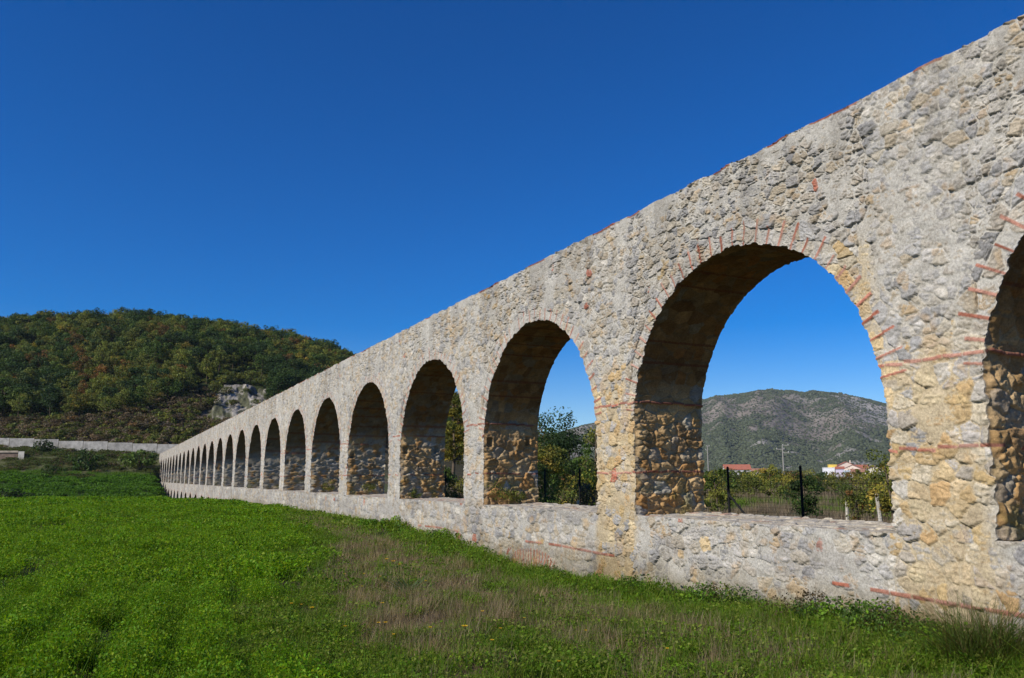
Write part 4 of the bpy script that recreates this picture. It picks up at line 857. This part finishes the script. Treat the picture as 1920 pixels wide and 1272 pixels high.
def trees():
    T = tree
    # through the third arch
    T('evergreen_tree', 1018, 70, 7.7, 2.9, DKG, 5200, .20, 'tallest dark green tree seen through the third arch from the right', seed=1, ncl=34)
    T('evergreen_tree', 1066, 60, 5.7, 2.5, DKG, 5200, .18, 'broad dark evergreen right of the tallest tree in the third arch from the right', seed=2, ncl=34, rz=2.6)
    T('russet_tree', 1003, 62, 5.6, 1.7, RUS, 2600, .16, 'russet tree between jamb and dark evergreen in the third arch from the right', seed=3)
    T('poplar_tree', 1116, 46, 4.9, 1.0, YEL[1:] + OLV, 3200, .13, 'light yellow green tree half hidden by the ochre pier', seed=4, rz=2.3)
    T('small_tree', 1098, 42, 3.2, .9, GRN, 2400, .11, 'small green tree just behind the fence right of the dark evergreen', seed=5, rz=1.4)
    T('small_tree', 1022, 36, 3.3, 1.0, YEL + OLV, 2800, .11, 'yellow green tree behind the fence at the left of the third opening', seed=6, rz=1.5)
    T('small_tree', 1000, 40, 4.2, 1.0, YEL + OLV, 2600, .11, 'yellowing tree against the left jamb of the third opening', seed=7, rz=1.8)
    T('bush', 1052, 52, 2.6, 1.1, GRN, 1800, .12, 'bright green low bush at the foot of the dark evergreens', 'bush', seed=8, rz=1.2)
    T('bush', 1062, 27, 1.25, .62, YEL[1:] + OLV + BRN, 1500, .06, 'pinkish green bush in front of the fence in the third opening', 'bush', seed=9, rz=.6)
    T('bush', 1090, 33, 1.9, .8, OLV + BRN, 1500, .09, 'olive bush behind the right fence post of the third opening', 'bush', seed=10, rz=.9)
    # through the fourth arch
    T('poplar_tree', 850, 58, 8.3, 1.35, [(.30, .23, .03), (.24, .21, .03), (.15, .16, .03)], 5200, .16, 'tall yellow poplar seen through the fourth arch from the right', seed=11, rz=3.7, ncl=40)
    T('small_tree', 833, 48, 2.6, .9, GRN, 2200, .13, 'dark green small tree at the foot of the yellow poplar', seed=12, rz=1.7)
    # through the big arch
    T('vine_tree', 1338, 31, 2.25, .62, OLV + GRN, 2400, .085, 'leafy vine-covered young tree beside the left jamb of the big arch', seed=13, rz=1.05)
    T('vine_tree', 1316, 33, 2.1, .55, OLV + YEL[3:] + BRN[2:3], 1700, .085, 'thin olive tree touching the left jamb of the big arch', seed=14, rz=1.0)
    T('bush', 1394, 62, 1.9, 1.0, OLV + YEL[3:], 1700, .13, 'round olive bush behind the braced fence post', 'bush', seed=15, rz=.95)
    T('small_tree', 1437, 84, 2.9, 1.3, YEL + OLV, 2200, .17, 'yellow-topped round tree left of the tall utility pole', seed=16, rz=1.3)
    T('bush', 1452, 56, 1.5, 1.3, OLV + YEL[3:], 1700, .13, 'wide olive bush at the foot of the tall utility pole', 'bush', seed=17, rz=.75)
    T('bush', 1476, 120, 2.6, 1.7, RUS, 1500, .2, 'russet bush right of the tall utility pole', 'bush', seed=18, rz=1.3)
    T('lemon_tree', 1499, 26, 1.9, .52, DKG + GRN[:1], 2400, .07, 'small dark green tree growing behind the middle fence post', seed=19, rz=.72)
    T('vine_tree', 1592, 25.5, 1.55, .42, OLV + RUS[:1] + BRN[2:3], 900, .075, 'sparse withered vine beside the pale stakes', 'vine', seed=20, rz=.65)
    T('yellow_tree', 1660, 24.5, 2.75, .60, YEL + OLV, 2800, .075, 'yellowing tree at the right edge of the big arch opening', seed=21, rz=1.25)
    T('yellow_tree', 1690, 26, 2.4, .65, OLV + YEL[1:2], 2000, .08, 'olive tree hidden partly by the right pier of the big arch', seed=22, rz=1.15)
    T('bush', 1640, 40, 1.4, .9, OLV + YEL[3:], 1300, .1, 'low olive bush left of the yellowing tree', 'bush', seed=23, rz=.7)
    T('bush', 1540, 70, 1.5, 2.0, OLV, 1500, .14, 'flat olive hedge bush in the middle of the plot', 'bush', seed=24, rz=.7)
    # bushes and young trees scattered over the plot behind the fence
    g = random.Random(29); kinds = [('yellow olive', YEL + OLV), ('green', GRN + OLV), ('orange brown', RUS + YEL[:2] + OLV)]; pb = [shrub_mesh(720 + i, 1.9, 1.1, k[1], 1300, .11, 16) for i, k in enumerate(kinds)]
    for px, t, sc_, i in ((1345, 48, .9, 0), (1375, 75, 1.3, 1), (1410, 70, 1.1, 0), (1425, 95, 1.4, 1), (1470, 64, 1.0, 0), (1485, 90, 1.3, 2), (1520, 84, 1.1, 1), (1555, 95, 1.2, 0), (1575, 60, .8, 1), (1610, 75, 1.1, 0), (1625, 48, .9, 2), (1600, 36, .65, 1), (1648, 32, .9, 0), (1010, 30, .7, 1), (1040, 34, .8, 0), (1075, 48, 1.2, 2), (1100, 38, 1.0, 0), (862, 50, .8, 0), (1356, 100, 1.6, 1), (1440, 120, 1.6, 1), (1505, 125, 1.5, 0), (1590, 120, 1.6, 2), (1640, 110, 1.5, 1)):
        place_copy('plot_bush', pb[i], px, t, sc_, kinds[i][0] + ' bush scattered over the weedy plot behind the wire fence', 'bush', kinds[i][0] + ' bushes of the weedy plot', rz=g.uniform(0, 6.28))
    # tree line in the plain
    g = random.Random(17); pro = [single_tree(700 + i, 4.2, 2.2, [GRN, OLV, DKG, RUS, BRN][i], 420, .42, 14) for i in range(5)]
    nm = ['green', 'olive', 'dark green', 'russet', 'greyish brown']
    for k in range(90):
        px = 990 + (k / 90) * 720 + g.uniform(-6, 6); t = g.uniform(150, 430); i = g.choices(range(5), [.25, .25, .3, .08, .12])[0]
        place_copy('plain_tree', pro[i], px, t, g.uniform(.55, 1.15) * (1.25 if t > 300 else .85), nm[i] + ' tree in the distant line across the plain below the mountain', 'tree', nm[i] + ' trees in the line across the plain', rz=g.uniform(0, 6.28), sz=.85)
trees()

# ------------------------------------------------------------------ village
def house(px, t, w, d, hw, hr, wall, roof, label, rz=0, gable='x', nwin=3, z=None, chimney=False):
    x, y, zg = at(px, t); e = empty('house', (x, y, zg if z is None else z), -math.atan2(x, y) + rz); tag(e, label, 'house')
    b = MB(); b.box((-w / 2, -d / 2, -1), (w / 2, d / 2, hw), wall)
    o_ = .45
    if gable == 'x':
        b.add([(-w / 2, -d / 2, hw), (-w / 2, d / 2, hw), (-w / 2, 0, hw + hr), (w / 2, -d / 2, hw), (w / 2, d / 2, hw), (w / 2, 0, hw + hr)], [(0, 2, 1), (3, 4, 5)], wall)
        prof = [(-d / 2 - o_, hw - o_ * hr * 2 / d + .05), (0, hw + hr + .05), (d / 2 + o_, hw - o_ * hr * 2 / d + .05)]; A = [(-w / 2 - .3, p, q) for p, q in prof]; B = [(w / 2 + .3, p, q) for p, q in prof]
    else:
        b.add([(-w / 2, -d / 2, hw), (w / 2, -d / 2, hw), (0, -d / 2, hw + hr), (-w / 2, d / 2, hw), (w / 2, d / 2, hw), (0, d / 2, hw + hr)], [(0, 1, 2), (4, 3, 5)], wall)
        prof = [(-w / 2 - o_, hw - o_ * hr * 2 / w + .05), (0, hw + hr + .05), (w / 2 + o_, hw - o_ * hr * 2 / w + .05)]; A = [(p, -d / 2 - .4, q) for p, q in prof]; B = [(p, d / 2 + .4, q) for p, q in prof]
    b.build('wall', M_COL, e)
    if hr > 0:
        r = MB(); U = [(p[0], p[1], p[2] + .22) for p in A]; V = [(p[0], p[1], p[2] + .22) for p in B]
        r.add(A + B + U + V, [(0, 1, 4, 3), (1, 2, 5, 4), (6, 9, 10, 7), (7, 10, 11, 8), (0, 3, 9, 6), (2, 8, 11, 5), (0, 6, 7, 1), (1, 7, 8, 2), (3, 4, 10, 9), (4, 5, 11, 10)], roof); ro = r.build('roof', M_TILE, e)
    else:
        r = MB(); r.box((-w / 2 - .15, -d / 2 - .15, hw + .004), (w / 2 + .15, d / 2 + .15, hw + .35), roof); ro = r.build('roof', M_COL, e)
    if chimney: c = MB(); c.box((w * .2, .3, hw + .2), (w * .2 + .7, 1.0, hw + hr + 1.2), wall); c.build('chimney', M_COL, ro)
    for fl in range(max(1, int(hw / 2.9))):
        for k in range(nwin):
            u = -w / 2 + w * (k + .5) / nwin; zz = .9 + fl * 2.9; f = MB(); f.box((u - .6, -d / 2 - .05, zz), (u + .6, -d / 2 - .002, zz + 1.35), (.30, .22, .14)); fo = f.build('window', M_COL, e)
            p = MB(); p.box((u - .48, -d / 2 - .07, zz + .1), (u + .48, -d / 2 - .052, zz + 1.25), (.03, .04, .05)); p.build('pane', M_GLASS, fo)
    dr = MB(); u = w * .36; dr.box((u - .5, -d / 2 - .06, 0), (u + .5, -d / 2 - .003, 2.1), (.20, .11, .06)); dr.build('door', M_WOOD, e)
M_TILE = col_material('clay_tiles', .9, .3, 3.0, .1); M_GLASS = col_material('window_glass', .12, .05, 3, .5)
RT = (.36, .13, .085); RT2 = (.33, .17, .12); WH = (.74, .73, .70)
def village():
    house(1376, 470, 14.5, 9, 3.4, 2.6, WH, RT, 'long white farmhouse under a red tiled roof left of the tall utility pole', .15, 'x', 4, z=hz(892, 470))
    house(1418, 480, 9, 8, 2.6, 1.5, (.66, .58, .50), RT2, 'small beige house with a brownish roof right of the long white farmhouse', -.1, 'x', 2, z=hz(893, 480))
    house(1546, 520, 6.5, 8, 4.6, 0, (.74, .76, .78), (.7, .7, .7), 'flat roofed white house attached left of the yellow block', .1, 'x', 2, z=hz(892, 520))
    house(1553, 524, 4.6, 8, 6.6, 0, (.72, .52, .10), (.6, .45, .1), 'narrow bright yellow house block standing above the white flat roof', .1, 'x', 1, z=hz(892, 524))
    house(1578, 545, 13.0, 10, 5.4, 3.0, (.66, .54, .46), RT, 'pinkish house with a wide red gable at the top of the village', .12, 'y', 4, z=hz(891, 545), chimney=True)
    house(1592, 520, 11.0, 9, 4.0, 2.4, (.70, .58, .48), RT2, 'lower salmon house with reddish gable in the middle of the village', -.12, 'y', 3, z=hz(892, 520))
    house(1567, 508, 5.0, 7, 4.4, 1.2, (.50, .46, .56), RT, 'lilac house squeezed between the yellow block and the salmon house', 0, 'x', 2, z=hz(893, 508))
    house(1583, 498, 5.5, 6, 3.6, 0, (.55, .68, .80), (.7, .72, .74), 'small light blue flat roofed house in front of the village', .1, 'x', 2, z=hz(894, 498))
    house(1600, 495, 8.0, 7, 2.6, 1.6, (.80, .72, .60), RT2, 'low cream house with an arched porch side and brown roof', .1, 'x', 2, z=hz(893.5, 495))
    house(1629, 500, 11.5, 9, 3.4, 2.0, (.78, .72, .58), RT2, 'cream house with a broad shallow gable at the right end of the village', .2, 'y', 3, z=hz(892, 500))
    house(1605, 560, 9, 8, 4.4, 2.2, (.6, .5, .45), RT, 'rear house showing only its red roof between the two gabled houses', .3, 'x', 3, z=hz(891, 560))
    m = MB(); P = [at(1405, 190, 0), at(1442, 190, 0)]; x0, y0, _ = P[0]; x1, y1, _ = P[1]; zg = at(1420, 190)[2]
    m.add([(x0, y0, zg - .3), (x1, y1, zg - .3), (x1 + .1, y1 + .22, zg - .3), (x0 + .1, y0 + .22, zg - .3), (x0, y0, zg + .55), (x1, y1, zg + .55), (x1 + .1, y1 + .22, zg + .55), (x0 + .1, y0 + .22, zg + .55)], [(0, 1, 5, 4), (1, 2, 6, 5), (2, 3, 7, 6), (3, 0, 4, 7), (4, 5, 6, 7)], (.55, .54, .52))
    tag(m.build('garden_wall', M_CONC), 'low whitish garden wall across the plot left of the tall utility pole', 'wall')
village()

# ------------------------------------------------------------------ air
def haze():
    m = bpy.data.materials.new('haze_air'); m.use_nodes = True; n = m.node_tree; n.nodes.clear()
    pv = n.nodes.new('ShaderNodeVolumePrincipled'); pv.inputs['Color'].default_value = (.72, .85, 1.0, 1); pv.inputs['Density'].default_value = .000055
    o = n.nodes.new('ShaderNodeOutputMaterial'); n.links.new(pv.outputs[0], o.inputs['Volume'])
    b = MB(); b.box((-3700, -3700, -7), (3700, 3700, 330)); tag(b.build('haze', m), 'thin bluish haze in the air over the whole valley', 'haze', kind='stuff')
haze()
